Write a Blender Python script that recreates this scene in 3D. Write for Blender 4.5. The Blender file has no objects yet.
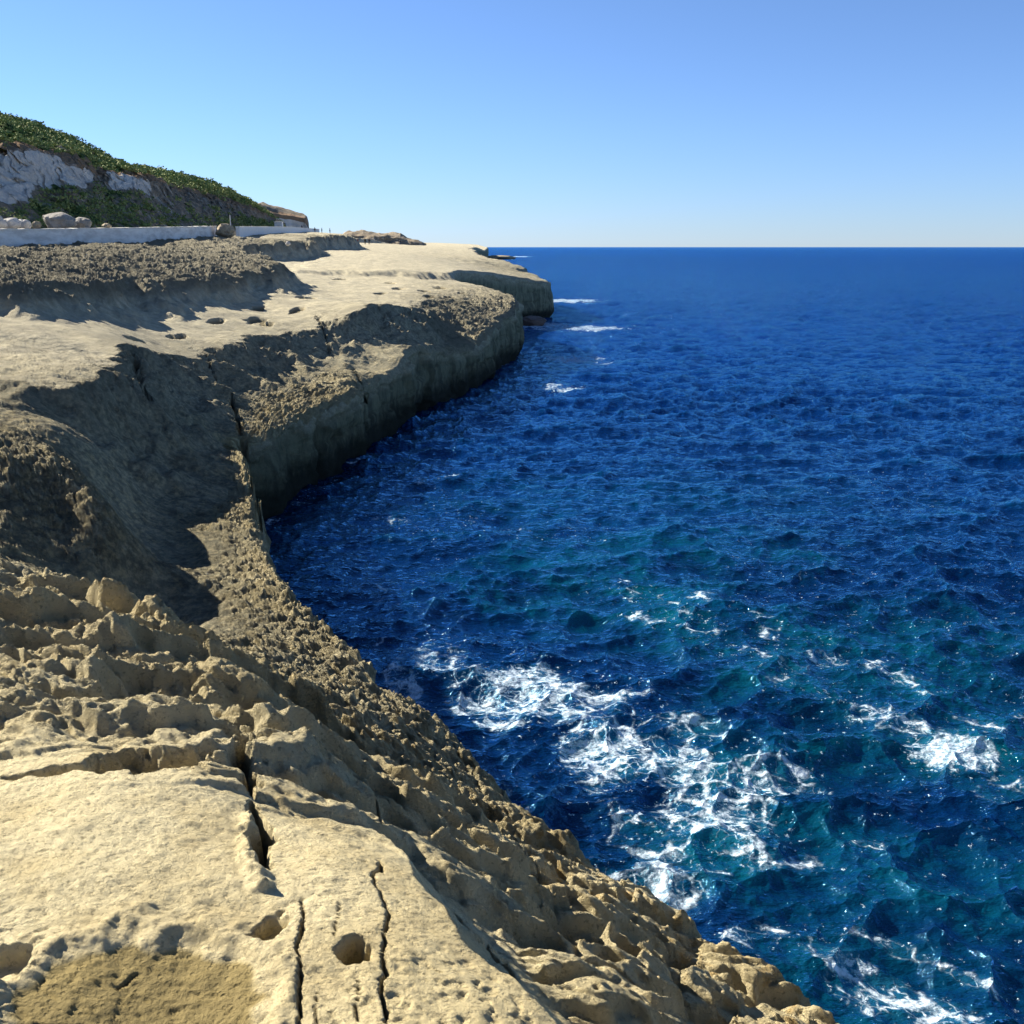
import bpy, math, random
import numpy as np

random.seed(4); np.random.seed(4)
scene = bpy.context.scene
COL = scene.collection
R = math.radians
H = 8.0                                   # eye height above the sea
FPX = 1024.0
PITCH = math.atan(265/1024.0)
SP, CP = math.sin(PITCH), math.cos(PITCH)
SUN_EL, SUN_AZ = R(30), R(60)             # azimuth counted from +Y towards -X

# ------------------------------------------------------------ helpers
def pt(u, v, z=None, t=None):
    """survey helper: sight line through (u,v) to height z or range t"""
    a = (u-512)/FPX; b = (512-v)/FPX
    den = SP-b*CP
    if t is None: t = (H-z)/den
    return (t*a, t*(CP+b*SP), H-t*den)

def tag(o, label=None, cat=None, group=None, kind=None):
    if label: o['label'] = label
    if cat: o['category'] = cat
    if group: o['group'] = group
    if kind: o['kind'] = kind
    return o

def mesh_obj(name, verts, faces, mat, parent=None, smooth=True):
    me = bpy.data.meshes.new(name)
    verts = np.asarray(verts, dtype=np.float32)
    if isinstance(faces, np.ndarray):
        n = len(faces); k = faces.shape[1]
        me.vertices.add(len(verts)); me.vertices.foreach_set('co', verts.ravel())
        me.loops.add(n*k); me.loops.foreach_set('vertex_index', faces.astype(np.int32).ravel())
        me.polygons.add(n)
        me.polygons.foreach_set('loop_start', np.arange(0, n*k, k, dtype=np.int32))
        me.update(calc_edges=True)
    else:
        me.from_pydata([tuple(map(float, v)) for v in verts], [], faces); me.update()
    if smooth: me.polygons.foreach_set('use_smooth', np.ones(len(me.polygons), dtype=bool))
    me.materials.append(mat)
    o = bpy.data.objects.new(name, me); COL.objects.link(o)
    if parent: o.parent = parent
    return o

def attr(o, name, vals):
    a = o.data.attributes.new(name, 'FLOAT', 'POINT')
    a.data.foreach_set('value', np.asarray(vals, dtype=np.float32).ravel())

def grid_faces(nr, nc, flip=False):
    i = np.arange(nr*nc, dtype=np.int64).reshape(nr, nc)
    a, b, c, d = i[:-1, :-1].ravel(), i[:-1, 1:].ravel(), i[1:, 1:].ravel(), i[1:, :-1].ravel()
    return np.stack([a, d, c, b] if flip else [a, b, c, d], 1)

def _h(ix, iy, iz, seed):
    h = (ix*374761393 + iy*668265263 + iz*2147483647 + seed*974634777) & 0xffffffff
    h = ((h ^ (h >> 13))*1274126177) & 0xffffffff
    h = ((h ^ (h >> 16))*2246822519) & 0xffffffff
    return h ^ (h >> 15)

def perlin2(x, y, seed=0):
    x = x.astype(np.float64); y = y.astype(np.float64)
    xi = np.floor(x).astype(np.int64); yi = np.floor(y).astype(np.int64)
    xf = x-xi; yf = y-yi
    u = xf*xf*xf*(xf*(xf*6-15)+10); w = yf*yf*yf*(yf*(yf*6-15)+10)
    def g(ox, oy):
        th = _h(xi+ox, yi+oy, 0*xi, seed).astype(np.float64)*(2*math.pi/4294967296.0)
        return np.cos(th)*(xf-ox)+np.sin(th)*(yf-oy)
    a = g(0, 0); b = g(1, 0); c = g(0, 1); d = g(1, 1)
    return (a+(b-a)*u + ((c+(d-c)*u)-(a+(b-a)*u))*w)*1.5

_G3 = np.array([[1,1,0],[-1,1,0],[1,-1,0],[-1,-1,0],[1,0,1],[-1,0,1],[1,0,-1],[-1,0,-1],[0,1,1],[0,-1,1],[0,1,-1],[0,-1,-1],[1,1,0],[-1,1,0],[0,-1,1],[0,-1,-1]], float)
def perlin3(x, y, z, seed=0):
    xi = np.floor(x).astype(np.int64); yi = np.floor(y).astype(np.int64); zi = np.floor(z).astype(np.int64)
    xf = x-xi; yf = y-yi; zf = z-zi
    f = lambda t: t*t*t*(t*(t*6-15)+10)
    u, v, w = f(xf), f(yf), f(zf)
    def g(a, b, c):
        G = _G3[_h(xi+a, yi+b, zi+c, seed) & 15]
        return G[..., 0]*(xf-a)+G[..., 1]*(yf-b)+G[..., 2]*(zf-c)
    L = lambda p, q, t: p+(q-p)*t
    return L(L(L(g(0,0,0), g(1,0,0), u), L(g(0,1,0), g(1,1,0), u), v),
             L(L(g(0,0,1), g(1,0,1), u), L(g(0,1,1), g(1,1,1), u), v), w)

def fbm2(x, y, oct=4, seed=0, gain=.5, lac=2.03):
    s = 0; a = 1; f = 1
    for k in range(oct):
        s = s + a*perlin2(x*f+13.1*k, y*f-7.7*k, seed+k); a *= gain; f *= lac
    return s
def ridge2(x, y, oct=4, seed=0, gain=.5):
    s = 0; a = 1; f = 1
    for k in range(oct):
        s = s + a*(1-2*np.abs(perlin2(x*f+3.1*k, y*f-5.7*k, seed+k))); a *= gain; f *= 2.1
    return s
def worley2(x, y, seed=0):
    xi = np.floor(x).astype(np.int64); yi = np.floor(y).astype(np.int64)
    f1 = np.full(x.shape, 9.); f2 = np.full(x.shape, 9.); idv = np.zeros(x.shape)
    for ox in (-1, 0, 1):
        for oy in (-1, 0, 1):
            h = _h(xi+ox, yi+oy, 0*xi, seed)
            px = xi+ox+(h & 0xffff)/65536.0; py = yi+oy+((h >> 16) & 0xffff)/65536.0
            d = np.sqrt((px-x)**2+(py-y)**2)
            m = d < f1
            f2 = np.where(m, f1, np.minimum(f2, d))
            idv = np.where(m, ((h >> 5) & 1023)/1023.0, idv)
            f1 = np.where(m, d, f1)
    return f1, f2, idv
def sstep(a, b, x):
    t = np.clip((x-a)/(b-a), 0, 1); return t*t*(3-2*t)
def seg_dist(x, y, P):
    best = np.full(x.shape, 1e9); par = np.zeros(x.shape); L = 0
    tot = sum(math.hypot(P[i+1][0]-P[i][0], P[i+1][1]-P[i][1]) for i in range(len(P)-1))
    for i in range(len(P)-1):
        ax, ay = P[i][:2]; bx, by = P[i+1][:2]
        dx, dy = bx-ax, by-ay; l2 = dx*dx+dy*dy+1e-12
        t = np.clip(((x-ax)*dx+(y-ay)*dy)/l2, 0, 1)
        d = np.hypot(x-ax-t*dx, y-ay-t*dy)
        m = d < best
        best = np.where(m, d, best); par = np.where(m, (L+t*math.sqrt(l2))/tot, par)
        L += math.sqrt(l2)
    return best, par

# ------------------------------------------------------------ materials
class NT:
    def __init__(s, name):
        s.m = bpy.data.materials.new(name); s.m.use_nodes = True
        s.t = s.m.node_tree; s.t.nodes.clear()
        s.out = s.n('ShaderNodeOutputMaterial'); s.b = s.n('ShaderNodeBsdfPrincipled')
        s.l(s.b.outputs[0], s.out.inputs[0])
        s.geo = s.n('ShaderNodeNewGeometry')
        s.pos = s.geo.outputs['Position']
    def n(s, ty, **k):
        n = s.t.nodes.new(ty)
        for a, b in k.items(): setattr(n, a, b)
        return n
    def l(s, a, b): s.t.links.new(a, b)
    def put(s, sock, v):
        if isinstance(v, bpy.types.NodeSocket): s.l(v, sock)
        elif v is not None: sock.default_value = v
    def scale(s, vec, sc):
        m = s.n('ShaderNodeMapping'); s.l(vec, m.inputs[0]); m.inputs['Scale'].default_value = sc; return m.outputs[0]
    def noise(s, sc, det=5, rough=.55, vec=None, dist=0, ty='FBM'):
        n = s.n('ShaderNodeTexNoise'); n.noise_type = ty
        s.l(vec or s.pos, n.inputs['Vector']); n.inputs['Scale'].default_value = sc
        n.inputs['Detail'].default_value = det; n.inputs['Roughness'].default_value = rough; n.inputs['Distortion'].default_value = dist
        return n.outputs[0]
    def voro(s, sc, feat='F1', vec=None, out='Distance', rnd=1):
        n = s.n('ShaderNodeTexVoronoi'); n.feature = feat; s.l(vec or s.pos, n.inputs['Vector'])
        n.inputs['Scale'].default_value = sc; n.inputs['Randomness'].default_value = rnd
        return n.outputs[out]
    def ramp(s, f, a, b, lo=0., hi=1., smooth=True):
        n = s.n('ShaderNodeMapRange'); n.interpolation_type = 'SMOOTHSTEP' if smooth else 'LINEAR'
        s.put(n.inputs[0], f); s.put(n.inputs[1], a); s.put(n.inputs[2], b); n.inputs[3].default_value = lo; n.inputs[4].default_value = hi
        return n.outputs[0]
    def mix(s, f, a, b):
        n = s.n('ShaderNodeMix'); n.data_type = 'RGBA'
        s.put(n.inputs[0], f); s.put(n.inputs[6], (*a, 1) if isinstance(a, tuple) else a); s.put(n.inputs[7], (*b, 1) if isinstance(b, tuple) else b)
        return n.outputs[2]
    def math(s, op, a, b=None, c=None):
        n = s.n('ShaderNodeMath'); n.operation = op
        s.put(n.inputs[0], a); s.put(n.inputs[1], b)
        if c is not None: s.put(n.inputs[2], c)
        return n.outputs[0]
    def n_clamp(s, v):
        n = s.n('ShaderNodeClamp'); s.l(v, n.inputs[0]); return n.outputs[0]
    def at(s, name): return s.n('ShaderNodeAttribute', attribute_name=name).outputs['Fac']
    def sepz(s):
        n = s.n('ShaderNodeSeparateXYZ'); s.l(s.pos, n.inputs[0]); return n.outputs
    def bump(s, h, dist, strength=1., prev=None):
        n = s.n('ShaderNodeBump'); s.put(n.inputs['Height'], h); s.put(n.inputs['Distance'], dist); n.inputs['Strength'].default_value = strength
        if prev is not None: s.l(prev, n.inputs['Normal'])
        return n.outputs[0]
    def fin(s, col, rough=.9, nrm=None, spec=.2):
        s.put(s.b.inputs['Base Color'], (*col, 1) if isinstance(col, tuple) else col)
        s.put(s.b.inputs['Roughness'], rough); s.b.inputs['Specular IOR Level'].default_value = spec
        if nrm is not None: s.l(nrm, s.b.inputs['Normal'])
        return s.m

def rock_material():
    s = NT('limestone')
    X, Y, Z = s.sepz()
    grey = s.at('grey'); pool = s.at('pool'); wet = s.at('wet'); ochre = s.at('ochre'); face = s.at('face')
    big = s.noise(.35, 4); mid = s.noise(3.1, 6, .62); fine = s.noise(38, 6, .65); finer = s.noise(140, 4, .6)
    warm = s.mix(s.ramp(big, .35, .65), (.78, .645, .36), (.84, .725, .45))
    warm = s.mix(s.ramp(mid, .42, .72), warm, (.67, .545, .30))
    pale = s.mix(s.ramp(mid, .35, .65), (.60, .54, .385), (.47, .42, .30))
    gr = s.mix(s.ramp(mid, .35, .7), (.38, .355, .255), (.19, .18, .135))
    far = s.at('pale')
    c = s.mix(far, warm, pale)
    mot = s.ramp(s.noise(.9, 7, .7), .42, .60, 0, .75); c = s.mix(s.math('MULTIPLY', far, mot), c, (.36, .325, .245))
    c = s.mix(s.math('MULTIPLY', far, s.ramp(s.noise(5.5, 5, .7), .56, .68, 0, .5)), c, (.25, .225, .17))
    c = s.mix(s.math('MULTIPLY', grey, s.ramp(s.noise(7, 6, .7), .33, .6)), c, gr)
    # speckle: lichen and tiny solution pits
    c = s.mix(s.ramp(fine, .54, .68, 0, .6), c, (.26, .215, .13))
    c = s.mix(s.ramp(finer, .6, .75, 0, .4), c, (.22, .19, .12))
    c = s.mix(s.math('MULTIPLY', ochre, s.ramp(s.noise(14, 4), .52, .66, 0, .45)), c, (.62, .36, .08))
    # cliff faces: olive brown, vertical streaks
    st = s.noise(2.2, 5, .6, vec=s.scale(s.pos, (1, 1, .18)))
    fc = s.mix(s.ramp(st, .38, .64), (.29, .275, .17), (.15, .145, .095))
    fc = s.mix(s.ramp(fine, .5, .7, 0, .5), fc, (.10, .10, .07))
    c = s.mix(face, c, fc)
    c = s.mix(s.math('MULTIPLY', pool, .9), c, s.mix(s.ramp(mid, .4, .65), (.17, .125, .040), (.26, .195, .07)))
    crk = s.at('crack'); c = s.mix(s.math('MULTIPLY', crk, .85), c, (.06, .045, .025))
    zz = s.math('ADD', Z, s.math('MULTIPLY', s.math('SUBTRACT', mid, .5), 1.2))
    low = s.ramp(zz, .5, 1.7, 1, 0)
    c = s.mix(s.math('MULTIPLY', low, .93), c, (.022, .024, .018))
    c = s.mix(s.math('MULTIPLY', wet, .6), c, (.05, .045, .03))
    h1 = s.noise(24, 8, .74); h2 = s.voro(60); h3 = s.noise(6, 8, .72); h4 = s.noise(150, 4, .7)
    rough = s.at('rough')
    n1 = s.bump(h3, s.math('MAXIMUM', s.math('MULTIPLY_ADD', rough, .22, .02), .003))
    n2 = s.bump(h1, s.math('MAXIMUM', s.math('MULTIPLY_ADD', rough, .05, .026), .006), 1, n1)
    n3 = s.bump(s.ramp(h2, .1, .45), .005, .8, n2); n3 = s.bump(h4, .006, 1, n3)
    ro = s.math('SUBTRACT', .93, s.math('MULTIPLY', pool, .05))
    return s.fin(c, ro, n3, .12)

def sea_material():
    s = NT('sea_water')
    teal = s.at('teal'); foam = s.at('foam'); shore = s.at('shore')
    deep = s.mix(s.ramp(s.noise(.09, 3), .35, .65), (.0002, .0075, .030), (.0003, .012, .050))
    X, Y, Z = s.sepz()
    farc = s.mix(s.ramp(Y, 15, 120), deep, (.0003, .020, .15))
    c = s.mix(s.math('MULTIPLY', teal, s.ramp(s.noise(.7, 5, .6), .3, .66, .15, .85)), farc, (.001, .075, .105))
    crest = s.at('crest')
    c = s.mix(s.math('MULTIPLY', crest, .35), c, (.001, .05, .13))
    # foam lace
    w = s.n('ShaderNodeTexNoise'); s.l(s.pos, w.inputs['Vector']); w.inputs['Scale'].default_value = .9; w.inputs['Detail'].default_value = 4
    vm = s.n('ShaderNodeVectorMath'); vm.operation = 'MULTIPLY_ADD'; s.l(w.outputs['Color'], vm.inputs[0]); vm.inputs[1].default_value = (.55, .55, 0); s.l(s.pos, vm.inputs[2])
    wp = s.scale(vm.outputs[0], (1, 1, 0))
    w2 = s.n('ShaderNodeTexNoise'); s.l(wp, w2.inputs['Vector']); w2.inputs['Scale'].default_value = 5; w2.inputs['Detail'].default_value = 4
    vm2 = s.n('ShaderNodeVectorMath'); vm2.operation = 'MULTIPLY_ADD'; s.l(w2.outputs['Color'], vm2.inputs[0]); vm2.inputs[1].default_value = (.22, .22, 0); s.l(wp, vm2.inputs[2])
    wq = vm2.outputs[0]
    patch = s.noise(.75, 5, .6, wp)
    eff = s.math('ADD', s.math('MULTIPLY', foam, 1.15), s.math('MULTIPLY', s.math('SUBTRACT', patch, .5), 2.8))
    eff = s.n_clamp(s.math('SUBTRACT', eff, .70))
    e1 = s.voro(1.7, 'DISTANCE_TO_EDGE', wq); e2 = s.voro(4.6, 'DISTANCE_TO_EDGE', wq)
    k1 = s.ramp(s.math('SUBTRACT', s.math('MULTIPLY', eff, s.ramp(s.noise(2.1, 5, .65, wp), .36, .66, .02, .40)), e1), -.05, .06)
    k2 = s.ramp(s.math('SUBTRACT', s.math('MULTIPLY', eff, s.ramp(s.noise(4.3, 4, .65, wp), .40, .66, .0, .24)), e2), -.05, .06)
    k1 = s.math('MULTIPLY', k1, s.ramp(eff, .02, .2)); k2 = s.math('MULTIPLY', k2, s.ramp(eff, .10, .45))
    f = s.math('MAXIMUM', k1, k2)
    k3 = s.ramp(s.math('ADD', s.noise(2.4, 9, .72, wq), s.math('MULTIPLY', eff, .30)), .71, .80)
    f = s.math('MAXIMUM', f, s.math('MULTIPLY', k3, s.ramp(eff, .02, .15)))
    f = s.math('MULTIPLY', f, s.ramp(s.noise(8, 6, .75), .34, .60, .12, 1.))
    # flecks of broken foam
    fl = s.ramp(s.noise(9, 3, .7), s.math('SUBTRACT', .70, s.math('MULTIPLY', foam, .14)), .74)
    fl = s.math('MULTIPLY', fl, s.ramp(foam, .05, .3))
    f = s.math('MAXIMUM', f, s.math('MULTIPLY', fl, .9))
    c2 = s.mix(f, c, (.66, .75, .83))
    # milky halo under the foam
    halo = s.math('MULTIPLY', eff, .35)
    c2 = s.mix(s.math('MULTIPLY', halo, s.math('SUBTRACT', 1., f)), c2, (.03, .22, .36))
    ri = s.noise(2.2, 5, .58, s.scale(s.pos, (.8, 1.4, 1))); r2 = s.noise(9, 3, .55, s.scale(s.pos, (.8, 1.4, 1)))
    bigr = s.noise(.6, 6, .68, s.scale(s.pos, (.7, 1.3, 1)))
    n = s.bump(bigr, s.ramp(Y, 18, 140, .0, 1.5))
    n = s.bump(ri, .18, 1, n); n = s.bump(r2, .03, 1, n)
    n = s.bump(f, .02, .6, n)
    ro = s.ramp(Y, 20, 400, .06, .18, False)
    ro = s.math('ADD', ro, s.math('MULTIPLY', f, .6))
    s.b.subsurface_method = 'BURLEY'
    s.put(s.b.inputs['Subsurface Weight'], s.math('SUBTRACT', .3, s.math('MULTIPLY', f, .3)))
    s.b.inputs['Subsurface Radius'].default_value = (.5, 1.2, 1.8); s.b.inputs['Subsurface Scale'].default_value = .8
    m = s.fin(c2, 1.0, n, 0)
    gl = s.n('ShaderNodeBsdfGlossy'); gl.inputs['Color'].default_value = (.27, .68, 1, 1); s.put(gl.inputs['Roughness'], ro); s.l(n, gl.inputs['Normal'])
    fr = s.n('ShaderNodeFresnel'); fr.inputs['IOR'].default_value = 1.33; s.l(n, fr.inputs['Normal'])
    fac = s.math('MINIMUM', s.math('MULTIPLY', fr.outputs[0], 1.9), s.ramp(Y, 80, 500, .75, .5)); fac = s.math('MULTIPLY', fac, s.math('SUBTRACT', 1, s.math('MULTIPLY', f, .8)))
    mx = s.n('ShaderNodeMixShader'); s.put(mx.inputs[0], fac); s.l(s.b.outputs[0], mx.inputs[1]); s.l(gl.outputs[0], mx.inputs[2]); s.l(mx.outputs[0], s.out.inputs[0])
    return m

def hill_material():
    s = NT('clay_hill')
    white = s.at('white'); green = s.at('green'); brown = s.at('brown')
    a = s.noise(.25, 7, .65); b = s.noise(1.4, 7, .7); st = s.noise(.5, 6, .65, vec=s.scale(s.pos, (1, 1, .2)))
    soil = s.mix(s.ramp(b, .35, .65), (.30, .24, .17), (.17, .14, .10))
    soil = s.mix(s.ramp(s.noise(.6, 6, .7), .52, .62), soil, (.40, .35, .28))
    w = s.mix(s.ramp(st, .35, .7), (.76, .68, .58), (.62, .54, .45))
    w = s.mix(s.ramp(s.noise(.8, 5, .6), .60, .68, 0, .5), w, (.2, .17, .13))
    c = s.mix(s.ramp(s.math('ADD', white, s.math('MULTIPLY', s.math('SUBTRACT', b, .5), .5)), .42, .55), soil, w)
    c = s.mix(s.ramp(s.math('ADD', brown, s.math('MULTIPLY', s.math('SUBTRACT', b, .5), .6)), .4, .6), c, (.27, .18, .11))
    g = s.mix(s.ramp(b, .38, .62), (.035, .062, .018), (.09, .13, .032))
    c = s.mix(s.ramp(s.math('ADD', green, s.math('MULTIPLY', s.math('SUBTRACT', a, .5), 1.5)), .4, .56), c, g)
    n = s.bump(a, 1.2); n = s.bump(b, .35, 1, n)
    return s.fin(c, .95, n, .1)

def simple(name, c1, c2, sc=6, bump=.01, rough=.85, spec=.3, vscale=(1, 1, 1)):
    s = NT(name); v = s.scale(s.pos, vscale)
    a = s.noise(sc, 6, .65, v)
    return s.fin(s.mix(s.ramp(a, .35, .68), c1, c2), rough, s.bump(a, bump), spec)

# ------------------------------------------------------------ terrain survey
# four benches (front slab F, low ledge L, plateau M, upper terrace U), each a smooth sheet through surveyed spots,
# joined by scarps along crest lines.  A spot is (u, v, z or range) plus rough / lumps / grey / pale
LV = {'F': [], 'L': [], 'M': [], 'U': []}
def c(lv, u, v, z=None, t=None, r=.0, l=.0, g=.0, p=.0):
    for q in lv: LV[q].append((pt(u, v, z, t), (r, l, g, p)))
for uu, dz in ((-420, .1), (-150, .05), (0, 0)):
    c('F', uu, 1024, z=6.42+dz); c('F', uu, 850, z=6.43+dz); c('F', uu, 770, z=6.40+dz, l=.15); c('F', uu, 735, z=6.38+dz, l=.7, g=.1); c('F', uu, 700, z=6.36+dz, l=1, g=.15)
    c('F', uu, 640, z=6.28+dz, l=1, g=.35); c('F', uu, 600, z=6.20+dz, l=1, g=.5); c('F', uu, 566, z=6.10+dz, l=.9, g=.35)
for u, v, z in ((100,1024,6.40),(100,850,6.45),(100,760,6.42),(200,1024,6.38),(200,850,6.42),(300,1024,6.4),(300,950,6.42),(300,860,6.38),
                (400,1024,6.42),(400,930,6.4),(385,860,6.30),(240,810,6.36),(470,1010,6.40),(330,850,6.36)): c('F', u, v, z=z)
c('F', 512, 1600, z=6.4); c('F', 100, 1600, z=6.4); c('F', -300, 1600, z=6.5); c('F', 900, 1600, z=6.3)
c('FL', 1300, 1400, z=6.1, l=.5); c('F', 512, 1250, z=6.4); c('F', 700, 1250, z=6.3)
c('F', 100, 725, z=6.35, l=.9, g=.1); c('F', 100, 700, z=6.33, l=1, g=.2); c('F', 100, 650, z=6.22, l=1, g=.3); c('F', 100, 600, z=6.05, l=.9, g=.5)
c('F', 200, 760, z=6.36, l=.5, g=.15); c('F', 200, 700, z=6.2, l=1, g=.3); c('F', 215, 657, z=5.97, l=.9, g=.4)
c('F', 250, 715, z=6.12, l=1, g=.4); c('F', 300, 790, z=6.22, l=.8, g=.3); c('F', 340, 800, z=6.15, l=.8, g=.3)
c('F', 430, 860, z=6.22, l=.2, g=.2); c('F', 470, 955, z=6.36)
# low ledge and the broken slope down to the sea
c('L', 860, 1250, z=5.9, l=.8)
for uu, dz in ((-420, .2), (-150, .08), (0, 0)):
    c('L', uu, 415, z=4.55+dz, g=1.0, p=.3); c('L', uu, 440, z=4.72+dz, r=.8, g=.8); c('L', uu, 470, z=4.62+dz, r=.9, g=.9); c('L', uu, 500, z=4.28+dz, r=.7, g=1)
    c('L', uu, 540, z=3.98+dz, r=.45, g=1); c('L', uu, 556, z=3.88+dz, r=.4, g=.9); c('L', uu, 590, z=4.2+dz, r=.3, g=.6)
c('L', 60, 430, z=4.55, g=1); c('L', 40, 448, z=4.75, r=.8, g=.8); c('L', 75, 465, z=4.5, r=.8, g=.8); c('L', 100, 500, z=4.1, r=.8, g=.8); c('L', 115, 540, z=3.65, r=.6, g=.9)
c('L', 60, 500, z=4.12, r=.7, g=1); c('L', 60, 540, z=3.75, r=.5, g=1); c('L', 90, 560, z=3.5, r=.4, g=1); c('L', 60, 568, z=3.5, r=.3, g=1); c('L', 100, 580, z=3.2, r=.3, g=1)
c('L', 100, 455, z=4.0, g=1.2); c('L', 125, 480, z=3.2, g=1.2); c('L', 132, 520, z=2.9, g=1.2); c('L', 145, 560, z=2.62, g=1.2)  # grey at full strength: the hollow's shade is deepened in the rock colour
for u, v, z in ((165,560,2.5),(135,600,2.75),(200,615,2.65),(200,560,2.38),(200,500,2.45),(190,450,2.55),(165,500,2.5),(205,402,3.0),(155,460,2.7)): c('L', u, v, z=z, r=.10, g=1.3, p=.2)  # hollow floor greyed likewise, so its shade comes out darker
c('L', 300, 800, z=5.85, l=.8, g=.4); c('L', 300, 770, z=5.85, l=1, g=.5); c('L', 300, 742, z=5.5, l=.9, g=.6, r=.3); c('L', 300, 715, z=4.9, l=.5, r=.8, g=.8)
c('L', 300, 685, z=3.9, r=1, g=.8); c('L', 300, 655, z=3.1, r=1, g=.7); c('L', 300, 620, z=2.7, r=1, g=.6)
c('L', 250, 690, z=5.3, r=.4, l=.6, g=.6); c('L', 250, 665, z=4.3, r=.6, g=.8); c('L', 240, 645, z=3.2, r=.8, g=.8)
c('L', 380, 810, z=5.95, l=1, g=.4); c('L', 400, 775, z=5.6, l=1, g=.5); c('L', 400, 750, z=5.0, r=.7, l=.4, g=.7); c('L', 400, 725, z=4.2, r=1, g=.8); c('L', 395, 702, z=3.3, r=.9, g=.6)
c('L', 350, 780, z=5.85, l=1, g=.4); c('L', 350, 700, z=4.0, r=1, g=.8); c('L', 350, 660, z=3.1, r=1, g=.6)
c('L', 430, 855, z=5.95, l=.6, g=.4); c('L', 450, 830, z=5.7, l=1, g=.5); c('L', 470, 805, z=4.9, r=.6, l=.5, g=.6); c('L', 478, 790, z=4.0, r=.7, g=.5)
c('L', 445, 880, z=5.95, l=.6, g=.5); c('L', 505, 985, z=6.02, l=.5, g=.4); c('L', 480, 930, z=5.9, l=.8, g=.5); c('L', 520, 900, z=5.65, l=1, g=.4)
c('L', 500, 850, z=5.5, l=1, g=.4); c('L', 540, 860, z=4.95, l=1, g=.4); c('L', 555, 850, z=4.3, r=.4, l=.6, g=.3)
c('L', 580, 930, z=5.6, l=1, g=.3); c('L', 600, 900, z=5.1, l=1, g=.2); c('L', 635, 890, z=4.5, l=.7, g=.1)
c('L', 600, 1010, z=5.95, l=1, g=.2); c('L', 650, 960, z=5.3, l=1, g=.2); c('L', 700, 1000, z=5.3, l=1, g=.1); c('L', 690, 940, z=4.75, l=.8, g=.1)
c('L', 760, 1010, z=5.05, l=1, g=.1); c('L', 820, 1005, z=4.95, l=.8, g=.1)
c('L', 780, 1080, z=5.4, l=1); c('L', 900, 1090, z=5.0, l=.9); c('L', 620, 1120, z=6.1, l=.5)
c('L', 250, 600, z=2.7, r=.9, g=.45); c('L', 245, 560, z=2.6, r=.9, g=.4); c('L', 235, 520, z=2.55, r=.9, g=.4); c('L', 225, 480, z=2.6, r=.9, g=.4); c('L', 215, 440, z=2.7, r=1, g=.45); c('L', 258, 530, z=2.5, r=.8, g=.3)
c('L', 225, 405, z=2.85, r=1, g=.5); c('L', 248, 440, z=2.5, r=1, g=.4); c('L', 260, 405, z=2.65, r=1, g=.5); c('L', 300, 384, z=2.7, r=1, g=.5); c('L', 350, 384, z=2.65, r=.9, g=.5)
c('L', 267, 374, z=2.9, r=.4, g=.7, p=.3); c('L', 300, 367, z=2.95, r=.3, g=.7, p=.3); c('L', 350, 362, z=3.0, g=.7, p=.3); c('L', 400, 358, z=3.0, r=.2, g=.7, p=.3); c('L', 425, 349, z=3.1, r=.5, g=.6, p=.4)
c('L', 400, 370, t=46.8, r=.3, g=.7, p=.3); c('L', 410, 338, t=55.5, g=.7, p=.4)
# karst shoulder where ledge and plateau run together
c('L', 440, 345, t=57, r=.9, g=.35, p=.6); c('L', 470, 335, t=62, r=.9, g=.35, p=.6); c('L', 430, 322, t=61, r=.8, g=.3, p=.7); c('M', 430, 300, t=68, r=.4, g=.1, p=.9); c('LM', 450, 300, t=72, r=.7, g=.25, p=.9)
c('LM', 500, 318, t=70, r=.9, g=.35, p=.8); c('LM', 512, 303, t=77, r=.8, g=.35, p=.8); c('LM', 480, 291, t=83, r=.5, g=.2, p=.9)
# plateau
for u, v, t in ((-420,374,21),(-150,374,22.3),(0,378,22.5),(33,388,22),(70,390,22.3),(100,374,24.3)): c('M', u, v, t=t, r=.1, g=.15, p=.6)
for u, v, t in ((130,345,30.5),(150,351,33),(180,356,36),(205,356,38.5),(217,345,40),(267,337,44.5),(320,326,48.5),(356,312,51),(380,303,54),(398,306,56)): c('M', u, v, t=t, r=.1, g=.3, p=.8)
for u, v, t in ((-400,345,27),(0,352,27),(0,322,31.5),(100,352,29.5),(100,330,34.5),(100,316,39.5),(180,332,42),(200,318,46),(200,303,50),(270,312,53),(262,293,58),(300,289,66),(340,300,62),(350,290,72),(350,278,88),(400,290,75),(400,276,93)): c('M', u, v, t=t, p=.9)
c('M', -400, 326, t=30, p=1); c('M', 440, 281, t=93, p=1, r=.2)
c('M', 362, 244.6, t=268, p=1); c('M', 375, 246.5, t=225, p=1); c('M', 350, 246.5, t=205, p=1); c('M', 300, 275, t=84, p=1); c('M', 300, 261, t=112, p=1); c('M', 330, 255, t=128, p=1); c('M', 350, 264, t=110, p=1); c('M', 372, 251, t=168, p=1); c('M', 345, 249, t=175, p=1)
c('M', 400, 266, t=110, p=1, r=.1); c('M', 400, 258, t=124, p=1); c('M', 400, 250, t=190, p=1); c('M', 400, 245, t=300, p=1); c('M', 440, 246, t=480, p=1, r=.4)
c('M', 450, 270, t=112, p=1, g=.1); c('M', 455, 263, t=133, p=1, r=.3); c('M', 450, 255.5, t=190, p=1, r=.3); c('M', 455, 249, t=380, p=1, r=.5)
c('M', 470, 281, t=97, p=1, g=.2); c('M', 470, 273, t=122, p=1, g=.2); c('M', 505, 281, t=120, r=.5, g=.3, p=1); c('M', 545, 287, t=121, r=.5, g=.4, p=1); c('M', 530, 282, t=126, r=.5, g=.4, p=1)
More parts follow.
